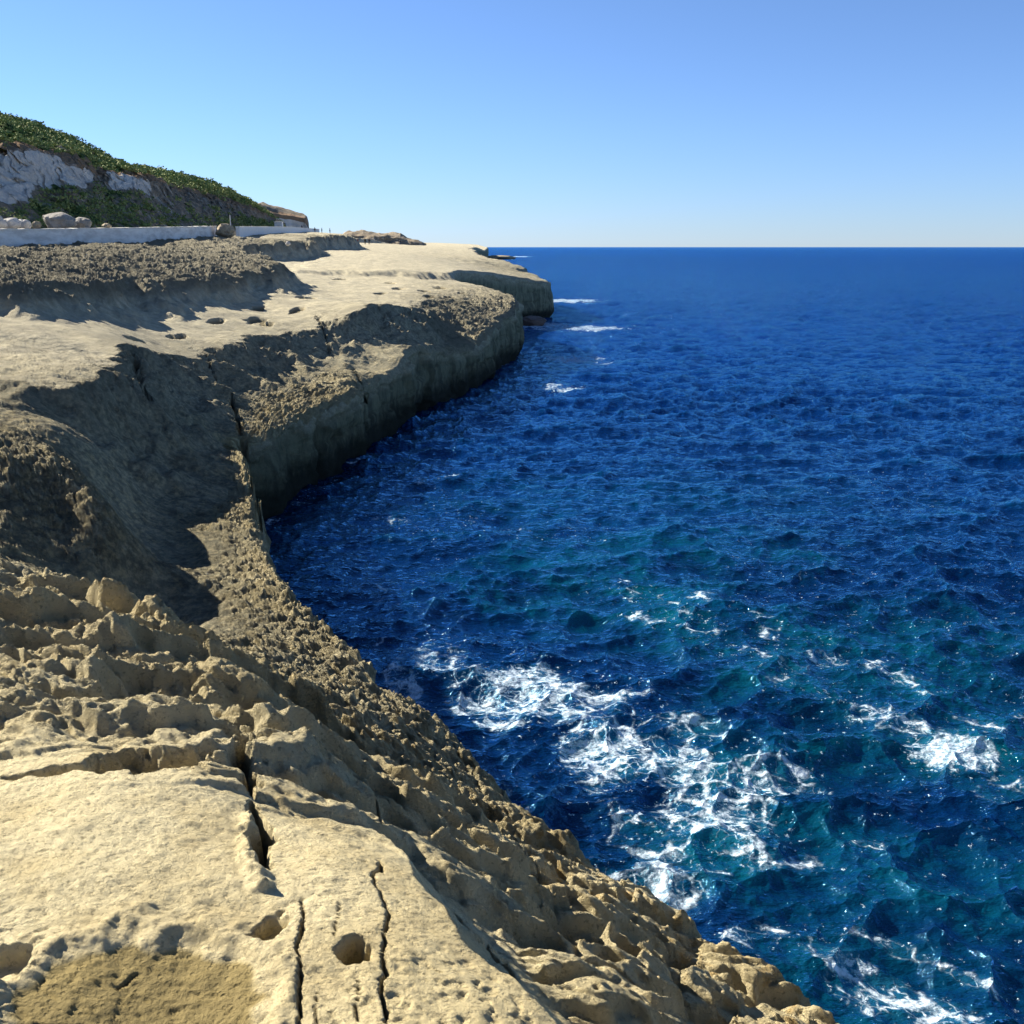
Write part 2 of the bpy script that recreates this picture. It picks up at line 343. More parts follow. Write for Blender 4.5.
c('M', 500, 273, t=132, r=.5, g=.4, p=1); c('M', 510, 267, t=142, r=.4, g=.5, p=1); c('M', 480, 262, t=160, r=.5, p=1); c('M', 490, 256, t=230, r=.5, p=1); c('M', 470, 253, t=330, p=1, r=.5)
c('MU', 490, 250.5, t=600, r=.6, p=1); c('MU', 450, 246, t=700, r=.6, p=1); c('MU', 300, 240, t=900, p=1); c('MU', 100, 240, t=900, p=1)
# upper terrace: crest, then rubble rising gently to the wall
for u, v, t in ((-420,289,31),(-150,288,32.5),(0,286,34),(50,285.5,38),(100,284,42.5),(150,282,47),(200,279,52.5),(235,275,57),(262,270,61),(276,265,66)): c('U', u, v, t=t, r=.7, g=.4, p=1)
for u, v, t in ((-420,276,35),(-150,275,35),(0,273,36.5),(0,262,42),(0,250,54),(0,247,62),(100,272,45.5),(100,260,51),(100,246.5,66),(100,242,84),(200,268,56),(200,257,66),(200,245,88),(200,238.5,108),(250,261,66),(245,256,80)): c('U', u, v, t=t, r=1, g=.35, p=1)
for u, v, t in ((255,246,108),(280,243,112),(305,242,118),(312,243,120),(318,238,150),(340,236.5,158),(352,238,165)): c('U', u, v, t=t, r=.9, g=.35, p=1)
for u, v, t in ((250,240,128),(230,237,124),(290,238,140),(300,234,220),(300,232.4,290),(315,232.8,295),(330,233.6,290),(330,236,230),(345,237,300),(250,233,220),(400,241,400),(-200,241,110),(-200,235,300),(-420,262,50)): c('U', u, v, t=t, r=.5, p=1)

def warp(x, y):
    rr = np.sqrt(np.maximum(y, -6)**2+4.0)
    yy = np.where(y > 0, np.log(rr), math.log(2.0)+y*.2)
    return x/rr*1.3, yy
class Sheet:
    def __init__(s, P, soft=.0015):
        x = np.array([q[0][0] for q in P]); y = np.array([q[0][1] for q in P]); V = np.array([(q[0][2],)+q[1] for q in P])
        s.e = np.float32(soft); s.a, s.b = [k.astype(np.float32) for k in warp(x, y)]
        d2 = (s.a[:, None]-s.a[None])**2+(s.b[:, None]-s.b[None])**2
        s.mu = V.mean(0); s.W = np.linalg.solve(np.sqrt(d2+s.e).astype(float)-2e-3*np.eye(len(x)), V-s.mu).astype(np.float32)
    def __call__(s, x, y):
        A, B = warp(x.ravel(), y.ravel()); A = A.astype(np.float32); B = B.astype(np.float32)
        out = np.empty((A.size, 5), np.float32)
        for i in range(0, A.size, 30000):
            a = A[i:i+30000, None]-s.a; b = B[i:i+30000, None]-s.b
            a *= a; b *= b; a += b; a += s.e; np.sqrt(a, out=a); out[i:i+30000] = a @ s.W
        return out+s.mu.astype(np.float32)
def poly_sd(x, y, P, jit=None):
    """signed distance, positive inside polygon P"""
    P = np.array(P); best = np.full(x.shape, 1e9, np.float32); ins = np.zeros(x.shape, bool)
    xf = x.astype(np.float32); yf = y.astype(np.float32)
    for i in range(len(P)):
        ax, ay = [np.float32(k) for k in P[i]]; bx, by = [np.float32(k) for k in P[(i+1) % len(P)]]
        dx, dy = bx-ax, by-ay; l2 = dx*dx+dy*dy+np.float32(1e-9)
        t = np.clip(((xf-ax)*dx+(yf-ay)*dy)/l2, 0, 1)
        np.minimum(best, (xf-ax-t*dx)**2+(yf-ay-t*dy)**2, out=best)
        if ay != by: ins ^= ((ay > yf) != (by > yf)) & (xf < (bx-ax)*(yf-ay)/(by-ay)+ax)
    return np.where(ins, 1, -1)*np.sqrt(best)
def G(P, z=None): return [pt(q[0], q[1], t=q[2])[:2] if z is None else pt(q[0], q[1], z=q[2])[:2] for q in P]
POLY_F = G([(-300,557,6.1),(0,561,6.1),(60,575,6.08),(100,592,6.05),(150,622,6.02),(215,655,5.95),(250,700,6.0),(290,755,6.05),(330,790,6.1),(385,835,6.2),(430,862,6.25),(455,910,6.33),(475,965,6.36),(545,1030,6.35),(620,1110,6.3)], 1)+[(1.25, 0), (1.6, -16), (-70, -16), (-70, 7)]
POLY_M = G([(-300,374,21.5),(-150,374,22.3),(0,378,22.5),(33,388,22),(70,390,22.3),(100,374,24.3),(118,352,28.2),(130,345,30.5),(150,351,33),(180,356,36),(205,356,38.5),(217,345,40),(267,337,44.5),(320,326,48.5),(356,312,51),(380,303,54),(398,306,56),(418,300,63),(440,300,72),(500,305,76)])+[(12, 75), (60, 1000), (-900, 1000), (-900, 17)]
POLY_U = G([(-420,289,31),(-150,288,32.5),(0,286,34),(50,285.5,38),(100,284,42.5),(150,282,47),(200,279,52.5),(235,275,57),(262,270,61),(276,265,66),(268,261,78),(236,256,88),(242,250,98),(255,246,108),(280,243,112),(305,242,118),(312,243,120),(302,240,138),(318,238,150),(340,236.5,158),(352,238,165),(340,237,300),(395,239,480),(428,243,560)])+[(-20, 1000), (-1500, 1000), (-1500, 28)]
POLY_S = G([(300,273,88),(340,272,91),(380,271.5,92),(430,270,94),(468,269.5,98),(486,277,103)])+[(16, 108), (60, 400), (-60, 400)]
def survey(x, y):
    S = {k: Sheet(P)(x, y) for k, P in LV.items()}
    X, Y = x.ravel(), y.ravel(); n1 = fbm2(X*.5, Y*.5, 3, 401); n2 = fbm2(X*2.2, Y*2.2, 3, 405)
    k = np.clip(Y/25, .25, 1.6)
    sU = poly_sd(X, Y, POLY_U)+n1*.45*k+n2*.10*k
    wU = 1.9+.4*n1
    q = np.clip(-sU/wU, 0, 1); bU = (1-q)**1.6                   # 1 on the terrace, 0 at the foot
    z = S['M'].copy(); z += (S['U']-S['M'])*bU[:, None]
    face = ((sU < 0) & (q < 1)); z[:, 1] = np.where(face, .9*sstep(.45, .1, q), z[:, 1])*np.where(face, .6, 1)
    up = z
    sM = poly_sd(X, Y, POLY_M)+n1*.45*k+n2*.16*k
    wM = 3.4+.5*n1
    q = np.clip(-sM/wM, 0, 1); bM = (1-q)**2.1
    z = S['L']+(up-S['L'])*bM[:, None]
    face = (sM < .1) & (q < .9); z[:, 1] = np.where(face & (Y < 58), z[:, 1]*.3+.05, z[:, 1]); z[:, 3] = np.where(face, np.maximum(z[:, 3], .95), z[:, 3])  # plateau scarp face painted greyer to darken its shaded side
    sF = poly_sd(X, Y, POLY_F)+n1*.10+n2*.06
    wF = np.interp(X, [-3, -1.2, -.5], [1.5, .9, .30])
    q = np.clip(-sF/wF, 0, 1); bF = (1-q)**1.7
    z = z+(S['F']-z)*bF[:, None]
    sS = poly_sd(X, Y, POLY_S)+n1*.8+n2*.15
    z[:, 0] += sstep(-1.3, .6, sS)*np.interp(X, [-24, -4], [.15, .62])*sstep(70, 85, Y)
    z[:, 3] *= np.interp(np.hypot(X, Y), [6, 10], [.3, 1])
    return [z[:, k].reshape(x.shape).astype(np.float64) for k in range(5)]

# coast line x(y): the lip of the cliff
COAST = [(-14,6.5),(-6,5.4),(-2,4.2),(0,3.5),(2,2.55),(3,1.95),(3.72,1.42),(4.5,.98),(5.18,.76),(6.05,.34),(7.7,-.27),(10.5,-1.25),(13.5,-2.5),(16.9,-4.1),(20.4,-5.15),
         (24.5,-6.3),(27.2,-7.2),(28.6,-8.7),(29.4,-8.2),(30.0,-7.35),(33.6,-6.9),(37.5,-6.0),(40.4,-5.35),(41.3,-6.4),(43.5,-6.2),(46.5,-5.1),(51,-4.3),(56,-3.4),(61.2,-2.4),(66,-1.2),(72,-.1),(79,.8),(83,.5),(88,-.8),(93,-3),(99,-5.2),(105,-5.0),(110,-2.4),
         (116,1.5),(121,4.7),(126,5.1),(131,3.0),(135,1.2),(140,1.4),(146,.2),(155,-3),(190,-6),(260,-9),(400,-17),(560,-16),(700,-16),(800,-26),(860,-60),(900,-160)]
CO = np.array(COAST)
_rb = np.random.RandomState(23)
_BY = np.cumsum(np.concatenate([[31.5], _rb.uniform(2.2, 5.5, 34)])); _BO = _rb.uniform(-.55, .5, 36)
def blocks(y):
    s = np.zeros_like(y)+_BO[0]*0
    o = np.concatenate([[0.], _BO])
    for i, b in enumerate(_BY): s = s+(o[i+1]-o[i])*sstep(b-.28, b+.28, y)*min(1, b/70+.2)
    return s*np.where((y > 84) & (y < 128), .25, 1)*sstep(200, 150, y)
def coast(y):
    f = lambda q: np.interp(q, CO[:, 0], CO[:, 1])
    w = np.clip(.012*np.abs(y)+.05, .05, 1.2)
    s = (f(y-w)+2*f(y)+f(y+w))/4
    s = s+perlin2(y*.55, y*0+3.3, 5)*np.where(y < 25, .10+0*y, .05)+perlin2(y*.13, y*0+7.3, 4)*np.clip(y/80-.3, 0, .8)+(perlin2(y*2.1, y*0+1.3, 6)*.11+perlin2(y*6, y*0+8.3, 7)*.05)*np.clip(1.6-y/20, 0, 1)+blocks(y)
    return s

def build_terrain(mat):
    ys = [-12.0]
    while ys[-1] < 900:
        y = ys[-1]
        if y < .9: d = .16 if y < 0 else .04
        else:
            h = 1.65 if y < 5 else 2.6
            d = min(1.05*y*y/(h*FPX)*1.0+.0005, .0036*y) if y < 420 else .01*y
            if 5 < y < 130: d = min(d, .0036*y)
        ys.append(y+max(d, .0022))
    ys = np.array(ys); nr = len(ys)
    NF, NI, NX = 96, 860, 70
    C = coast(ys)
    Cs = np.interp(ys, ys, C)
    # outward normal of the smoothed coast
    ee = .35+.02*np.abs(ys)
    f = lambda q: np.interp(q, CO[:, 0], CO[:, 1])
    dxdy = (f(ys+ee)-f(ys-ee))/(2*ee); dxdy = np.clip(dxdy, -2.2, 2.2)
    nx = 1/np.sqrt(1+dxdy**2); ny = -dxdy*nx
    yp = np.maximum(ys, .9)
    span = np.maximum(C+.60*yp+1.2, 2.0)
    tau = np.linspace(0, 1, NI); tau = .25*tau**2+.75*tau
    dd = tau[None]*span[:, None]
    ext = (np.linspace(0, 1, NX+1)[1:])**1.5
    dd = np.concatenate([dd, span[:, None]+ext[None]*(14+1.1*yp)[:, None]], 1)
    X = C[:, None]-dd; Y = np.repeat(ys[:, None], X.shape[1], 1)
    z, r, l, g, p = survey(X, Y)
    r = np.clip(r, 0, 1); l = np.clip(l, 0, 1); g = np.clip(g, 0, 1); p = np.clip(p, 0, 1)
    dist = np.hypot(X, Y)
    # --- medium and large karst relief
    # overlapping thin beds, each with a scalloped brow facing the sea, hollowed by solution
    wy = Y+.24*perlin2(X*1.0, Y*1.7, 21)+.09*perlin2(X*3.6, Y*5, 22)+.035*perlin2(X*10, Y*10, 23); wx = X+.3*perlin2(X*1.1, Y*1.1, 24)
    def beds(t):
        f = t-np.floor(t); return np.where(f < .12, sstep(0, .12, f), (1-(f-.12)/.88)**.8)
    bh = beds(wy*2.35-wx*.55)*(.5+.9*sstep(-.3, .3, perlin2(X*.9, Y*1.3, 25)))
    bh2 = beds(wy*5.3+wx*1.6+3.3)*(.35+sstep(-.2, .4, perlin2(X*1.7, Y*2.1, 26)))
    f1, f2, idv = worley2(wx*2.3+wy*.4, wy*3.4-wx*.5, 31)
    crease = sstep(0, .16, f2-f1)
    g1, g2, gid = worley2(wx*5.6+7, wy*7.8+3, 32); cr2 = sstep(0, .2, g2-g1)
    bil = np.abs(perlin2(X*3.3, Y*4.2, 33))+.5*np.abs(perlin2(X*7.1, Y*8.2, 34))+.25*np.abs(perlin2(X*15, Y*16, 35))
    right = sstep(-.4, .4, X)*sstep(7.5, 5.5, Y)
    knob = (np.sqrt(np.clip(1-f1**2*1.2, 0, 1))-.7)*.20+(idv-.5)*.08
    lump = (bh-.5)*.105+(bh2-.4)*.030+(idv-.5)*.018+(crease-1)*.010+(gid-.5)*.010+(cr2-1)*.006+(bil-.35)*.050-f1*.02+fbm2(X*1.7, Y*2.1, 2, 36)*.05
    mid_ = sstep(-3.2, -2.2, X)*sstep(4.6, 5.4, Y)*sstep(11, 8, Y)
    lump = lump*(1-.4*right)*(1+1.0*mid_)+right*knob-right*sstep(.12, .34, perlin2(X*2.9+1, Y*2.9, 46))*.10
    lump += ridge2(X*8, Y*10, 3, 37, .6)*.009
    pits = sstep(.20, .36, perlin2(X*2.3+5, Y*3.9, 43))*.075+sstep(.26, .42, perlin2(X*5.5, Y*7, 44))*.038+sstep(.30, .45, perlin2(X*12, Y*14, 45))*.016
    lump -= pits*(1+.9*right+.8*mid_)
    lscale = np.where(dist > 12, .5, 1)
    # --- spiky crust; size grows with the ledge being further (rock fans of the terraces)
    k = np.clip(dist/14, 1, 3.2)
    sA = ridge2(X*2.3, Y*2.3, 4, 51, .6)*.085+fbm2(X*5.1, Y*5.1, 3, 55, .6)*.07
    s1, s2, sid = worley2(X*3.1+.5*perlin2(X*3, Y*3, 57), Y*3.1, 58)
    sA += (sid-.5)*.16*sstep(.02, .25, s2-s1)-.05*(1-sstep(0, .2, s2-s1))
    q1, q2, qid = worley2(X*1.2, Y*1.0, 59)
    sB = (qid-.5)*.36*sstep(0, .2, q2-q1)+ridge2(X*.9, Y*.9, 3, 60, .6)*.10
    far = sstep(28, 55, dist)
    zr = r*(sA*.72*(1-.3*far)*sstep(1, 5, dist)+sB*far*.6)
    base = fbm2(X*.5, Y*.5, 3, 61)*np.clip(dist*.006, .02, .16)*(1-.68*p*(1-r))+fbm2(X*2.2, Y*2.6, 4, 64)*.011+fbm2(X*11, Y*11, 3, 68, .6)*.0028*(1+2*l)
    flat = np.clip(1-r-l, 0, 1)
    pz = sstep(-.1, .35, perlin2(X*.9, Y*.9, 76)); slabpit = -sstep(.44, .55, perlin2(X*14, Y*15, 72))*.006*pz-sstep(.36, .5, perlin2(X*33, Y*33, 74))*.0035*(.3+pz)-sstep(.3, .5, perlin2(X*70, Y*70, 77))*.002
    grain = fbm2(X*26, Y*26, 2, 73)*.0030*np.clip(1-dist/9, 0, 1)
    z = z+base+l*lump*lscale*np.clip(dist/4.2, .6, 1.0)+zr+flat*slabpit+grain
    # horizontal flutes on the shaded bowl wall
    bowl = sstep(9, 13, Y)*sstep(34, 28, Y)*sstep(.05, .5, -X/np.maximum(Y, 1)*1.0)
    z += bowl*(1-r)*(ridge2(X*1.2+Y*.8, Y*2.5-X*1.5, 4, 75)*.035)
    pool = np.zeros_like(z); crack = np.zeros_like(z)
    # --- foreground pools and hole
    def blob(cx, cy, rx, ry, rot=0, nz=.18, seed=1):
        ca, sa = math.cos(rot), math.sin(rot)
        ax = ((X-cx)*ca+(Y-cy)*sa)/rx; ay = (-(X-cx)*sa+(Y-cy)*ca)/ry
        fq = 4 if rx > .2 else 9
        return np.hypot(ax, ay)+nz*fbm2(X*fq, Y*fq, 4, seed, .6)
    near = slice(0, int(np.searchsorted(ys, 7)))
    def W3(u, v, zz=6.4): return pt(u, v, z=zz)
    a = W3(135, 992); b_ = blob(a[0], a[1]-.03, .275, .215, .25, .22, 81)+.05*fbm2(X*14, Y*14, 3, 88)
    m = sstep(1.10, .80, b_); z -= m*.013; z += .012*np.exp(-((b_-1.22)/.12)**2); pool = np.maximum(pool, sstep(1.0, .86, b_))
    a = W3(272, 928); b_ = blob(a[0], a[1], .062, .045, .8, .45, 82); m = sstep(1.1, .6, b_); z -= m*.042; pool = np.maximum(pool, m*.8)
    a = W3(5, 968); b_ = blob(a[0]-.02, a[1]-.02, .11, .06, .3, .4, 86); m = sstep(1.2, .5, b_); z -= m*.05
    a = W3(354, 958); b_ = blob(a[0], a[1], .043, .05, 0, .34, 83); m = sstep(1.06, .82, b_); z -= m*.10; pool = np.maximum(pool, m*.8)
    a = W3(152, 762, 6.38); b_ = blob(a[0], a[1], .19, .13, .5, .35, 84); m = sstep(1.1, .55, b_); z -= m*.13
    a = W3(60, 780, 6.38); b_ = blob(a[0], a[1], .16, .035, .2, .4, 85); m = sstep(1.1, .6, b_); z -= m*.06
    a = W3(150, 665, 6.25); b_ = blob(a[0], a[1], .22, .22, .2, .3, 87); m = sstep(1.1, .5, b_); z -= m*.12
    # --- cracks
    def crk(P, w, dep, jit=.02, zz=6.4, seed=1, taper=True):
        nonlocal z, crack
        P = [W3(*q, zz)[:2] if len(q) == 2 else pt(q[0], q[1], t=q[2])[:2] for q in P]
        x0 = min(q[0] for q in P)-.3; x1 = max(q[0] for q in P)+.3; y0 = min(q[1] for q in P)-.3; y1 = max(q[1] for q in P)+.3
        i0, i1 = np.searchsorted(ys, [y0, y1])
        xx = X[i0:i1]; yy = Y[i0:i1]
        jx = xx+jit*perlin2(xx*9, yy*9, seed)+jit*.4*perlin2(xx*31, yy*31, seed+1); jy = yy+jit*perlin2(xx*9, yy*9, seed+2)
        d, par = seg_dist(jx, jy, P)
        ww = w*(.55+.9*np.abs(perlin2(par*9, par*0+.3, seed+3)))*(np.minimum(1, np.minimum(par, 1-par)*8+.25) if taper else 1)
        m = sstep(1.0, .35, d/ww)
        z[i0:i1] -= m*dep; crack[i0:i1] = np.maximum(crack[i0:i1], m)
    crk([(303,900),(302,960),(300,1040)], .0052, .03, .012, seed=101)
    crk([(380,835),(376,870),(388,905),(382,960),(388,1040)], .0065, .035, .02, seed=102)
    crk([(247,700),(240,735),(246,770),(250,800)], .045, .13, .03, 6.33, 103)
    crk([(250,800),(262,830),(262,862),(268,888)], .033, .13, .02, 6.36, 104)
    crk([(356,985),(358,1040)], .0042, .012, .01, seed=105)
    crk([(318,995),(318,1040)], .004, .010, .01, seed=106)
    crk([(338,905),(335,950)], .0038, .008, .01, seed=107)
    crk([(140,970),(112,985)], .005, .012, .01, seed=108)
    crk([(375,790),(380,815),(384,835)], .010, .06, .01, 6.05, 109)
    crk([(448,900),(500,960),(540,1040)], .010, .05, .02, 6.1, 110)
    crk([(131,338,31),(135,352,29.2),(140,380,28.2),(150,410,27),(150,430,26)], .17, .35, .12, 5.2, 111)
    crk([(203,352,39),(212,370,37.5),(225,388,36.5)], .05, .12, .1, 4.8, 112)
    crk([(316,328,51.5),(322,345,49.5),(330,355,46.5)], .07, .15, .1, 3.8, 113)
    crk([(232,410),(238,425),(252,470),(262,520)], .15, .9, .12, 2.6, 114, True)
    crk([(352,372),(366,384)], .09, .5, .08, 2.7, 115, False)
    # raised vein beside the main crack
    P = [W3(u, v, 6.4)[:2] for u, v in ((250,806),(249,850),(262,888))]
    d, par = seg_dist(X[near], Y[near], P); z[near] += sstep(.040, .008, d+.012*perlin2(X[near]*25, Y[near]*25, 117))*(.022+.02*perlin2(X[near]*14, Y[near]*14, 116)+.010*perlin2(X[near]*45, Y[near]*45, 118))
    # salt pans on the plateau: small shallow dark pits
    rng = np.random.RandomState(5)
    pans = [(258,310,53.5),(256,322,48.5),(266,324,48),(308,304,59),(298,317,53.5),(216,315,46),(134,326,36),(178,338,40.5),(430,292,71),(450,293,74),(462,290,78),(440,286,82),(400,288,77),(380,293,70),(340,281,84),(390,283,84),(424,289,76)]
    for (u, v, t) in pans:
        q = pt(u, v, t=t); rx = (.24+.22*rng.rand())*min(1.5, t/50); i0, i1 = np.searchsorted(ys, [q[1]-5, q[1]+5])
        xx = X[i0:i1]; yy = Y[i0:i1]
        b_ = np.hypot((xx-q[0])/rx, (yy-q[1])/(rx*3.0))+.3*perlin2(xx*2, yy*2, 120)
        m = sstep(1.1, .8, b_); z[i0:i1] -= m*.17; pool[i0:i1] = np.maximum(pool[i0:i1], m*.6); crack[i0:i1] = np.maximum(crack[i0:i1], m*.6)
    # rounded lip towards the sea
    lipw = np.clip(.12+.006*ys, .12, .45)[:, None]
    lipn = perlin2(X*1.7, Y*1.7, 131)
    z -= (1-sstep(0, 1, dd/lipw))**2*lipw*.55*(1+.8*lipn)
    # --- cliff face
    kk = np.linspace(1, 0, NF+1)[:-1]                  # 1 bottom .. 0 lip
    z0 = z[:, :1]; zb = -1.6
    ker = np.hanning(41); ker /= ker.sum(); zs = np.convolve(np.pad(z0[:, 0], 20, 'edge'), ker, 'valid')[:, None]
    bl = np.clip(kk/.14, 0, 1)[None]; zt = z0*(1-bl)+zs*bl
    Zf = zt+(zb-zt)*kk[None]
    hgt = np.maximum(z0-zb, .5)
    s_above = Zf
    bul = np.interp(kk, [0, .06, .3, .55, .72, .85, 1], [0, .03, .12, .10, -.12, -.62, -1.05])
    amp = np.interp(ys, [0, 8, 22, 29, 40, 90, 130], [.35, .35, .45, .9, 1.0, 1.2, 1.6])[:, None]
    off = bul[None]*amp
    Xf = C[:, None]+off*nx[:, None]; Yf = Y[:, :1]+off*ny[:, None]
    sc = np.interp(ys, [0, 10, 30, 60], [1.8, 1.5, .9, .6])[:, None]
    n1 = perlin3(Xf*sc, Yf*sc, Zf*sc*.7, 141)*.6+perlin3(Xf*sc*2.3, Yf*sc*2.3, Zf*sc*2.0, 142)*.34+perlin3(Xf*sc*5.2, Yf*sc*5.2, Zf*sc*5.2, 143)*.17*np.clip(1.8-Yf/45, .1, 1)
    n1 += perlin3(Xf*11, Yf*11, Zf*8, 144)*.05*np.clip(1.5-Yf/16, 0, 1)+perlin3(Xf*.45, Yf*.45, Zf*.9, 146)*.35*sstep(30, 60, Yf)+perlin3(Xf*.7+Yf*.7, Zf*2.6, 0*Zf, 145)*.10
    amp2 = np.interp(ys, [0, 8, 22, 29, 40, 130], [.28, .30, .35, .32, .34, .6])[:, None]
    fade = np.minimum(1, kk*22)[None]
    Xf = Xf+n1*amp2*fade*nx[:, None]; Yf = Yf+n1*amp2*fade*ny[:, None]
    w1_, w2_, wi_ = worley2(Yf*.42+.25*perlin2(Yf*.6, Zf*.9, 151), Zf*.62+.2*perlin2(Yf*.8, Zf*.8, 152), 153)
    Xf += (wi_-.5)*.42*sstep(0, .07, w2_-w1_)*fade*sstep(24, 32, Yf)-.06*(1-sstep(0, .06, w2_-w1_))*fade*sstep(24, 32, Yf)
    clefts = [(28.9, .5, .8, .12), (41.1, .28, .8, .12)]+[(b_, .07+.05*((i*7) % 5), .22+.10*((i*3) % 4), (((i*5) % 7)-3)*.08) for i, b_ in enumerate(_BY)]
    for cx0, w, dp, sl in clefts:                       # vertical clefts between the blocks
        m = np.exp(-((Yf-cx0-(Zf-1.5)*sl+.12*np.sin(Zf*2.3+cx0))/w)**2)*fade; Xf -= m*dp
    for zz_, wz, dp in ((2.05, .07, .14), (1.25, .06, .10), (3.1, .06, .12)):   # bedding joints
        zq = Zf-zz_-.15*perlin2(Yf*.35, Xf*.35, 147); Xf -= np.exp(-(zq/wz)**2)*dp*fade*sstep(24, 32, Yf)*(.4+.9*np.abs(perlin2(Yf*.5, Zf*0, 148)))
    XX = np.concatenate([Xf, X], 1); YY = np.concatenate([Yf, Y], 1); ZZ = np.concatenate([Zf, z], 1)
    V = np.stack([XX, YY, ZZ], 2).reshape(-1, 3)
    nc = XX.shape[1]
    o = mesh_obj('rocky_shore', V, grid_faces(nr, nc, True), mat)
    one = np.ones((nr, NF))
    cat = lambda fa, ta: np.concatenate([fa, ta], 1)
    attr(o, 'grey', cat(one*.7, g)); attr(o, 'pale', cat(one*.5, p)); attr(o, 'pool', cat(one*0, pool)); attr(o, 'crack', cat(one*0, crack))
    attr(o, 'rough', cat(one*.45, np.clip(r*.9+l*.12+np.clip(dist/60, 0, .35)*g+.22*p, 0, 1)-.5*pool))
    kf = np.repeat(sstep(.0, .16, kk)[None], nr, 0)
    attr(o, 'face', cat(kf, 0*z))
    attr(o, 'wet', cat(one*0, 0*z))
    attr(o, 'ochre', cat(one*.5, sstep(5.6, 5.0, z)*sstep(7.5, 6, Y)))
    tag(o, kind='structure')
    print('terrain', nr, nc, nr*nc)
    return o

# ------------------------------------------------------------ sea
def fft_ocean(N, L, wind, wdir, seed, spread=2, small=.02):
    rng = np.random.RandomState(seed)
    k = 2*np.pi*np.fft.fftfreq(N, L/N); KX, KY = np.meshgrid(k, k)
    K = np.hypot(KX, KY); K[0, 0] = 1e-6
    Lw = wind*wind/9.81
    ct = (KX*wdir[0]+KY*wdir[1])/K
    Pk = np.exp(-1/(K*Lw)**2)/K**4*(.25+.75*np.abs(ct)**spread)*np.exp(-(K*small)**2); Pk[0, 0] = 0
    h = (rng.randn(N, N)+1j*rng.randn(N, N))*np.sqrt(Pk/2)
    hz = np.real(np.fft.ifft2(h)); s = hz.std()
    dx = np.real(np.fft.ifft2(1j*KX/K*h)); dy = np.real(np.fft.ifft2(1j*KY/K*h))
    return hz/s, dx/s, dy/s
def sample(F, L, x, y):
    N = F.shape[0]; u = (x/L % 1)*N; v = (y/L % 1)*N
    i = np.floor(u).astype(int) % N; j = np.floor(v).astype(int) % N; a = u-np.floor(u); b = v-np.floor(v)
    i2 = (i+1) % N; j2 = (j+1) % N
    return F[j, i]*(1-a)*(1-b)+F[j, i2]*a*(1-b)+F[j2, i]*(1-a)*b+F[j2, i2]*a*b

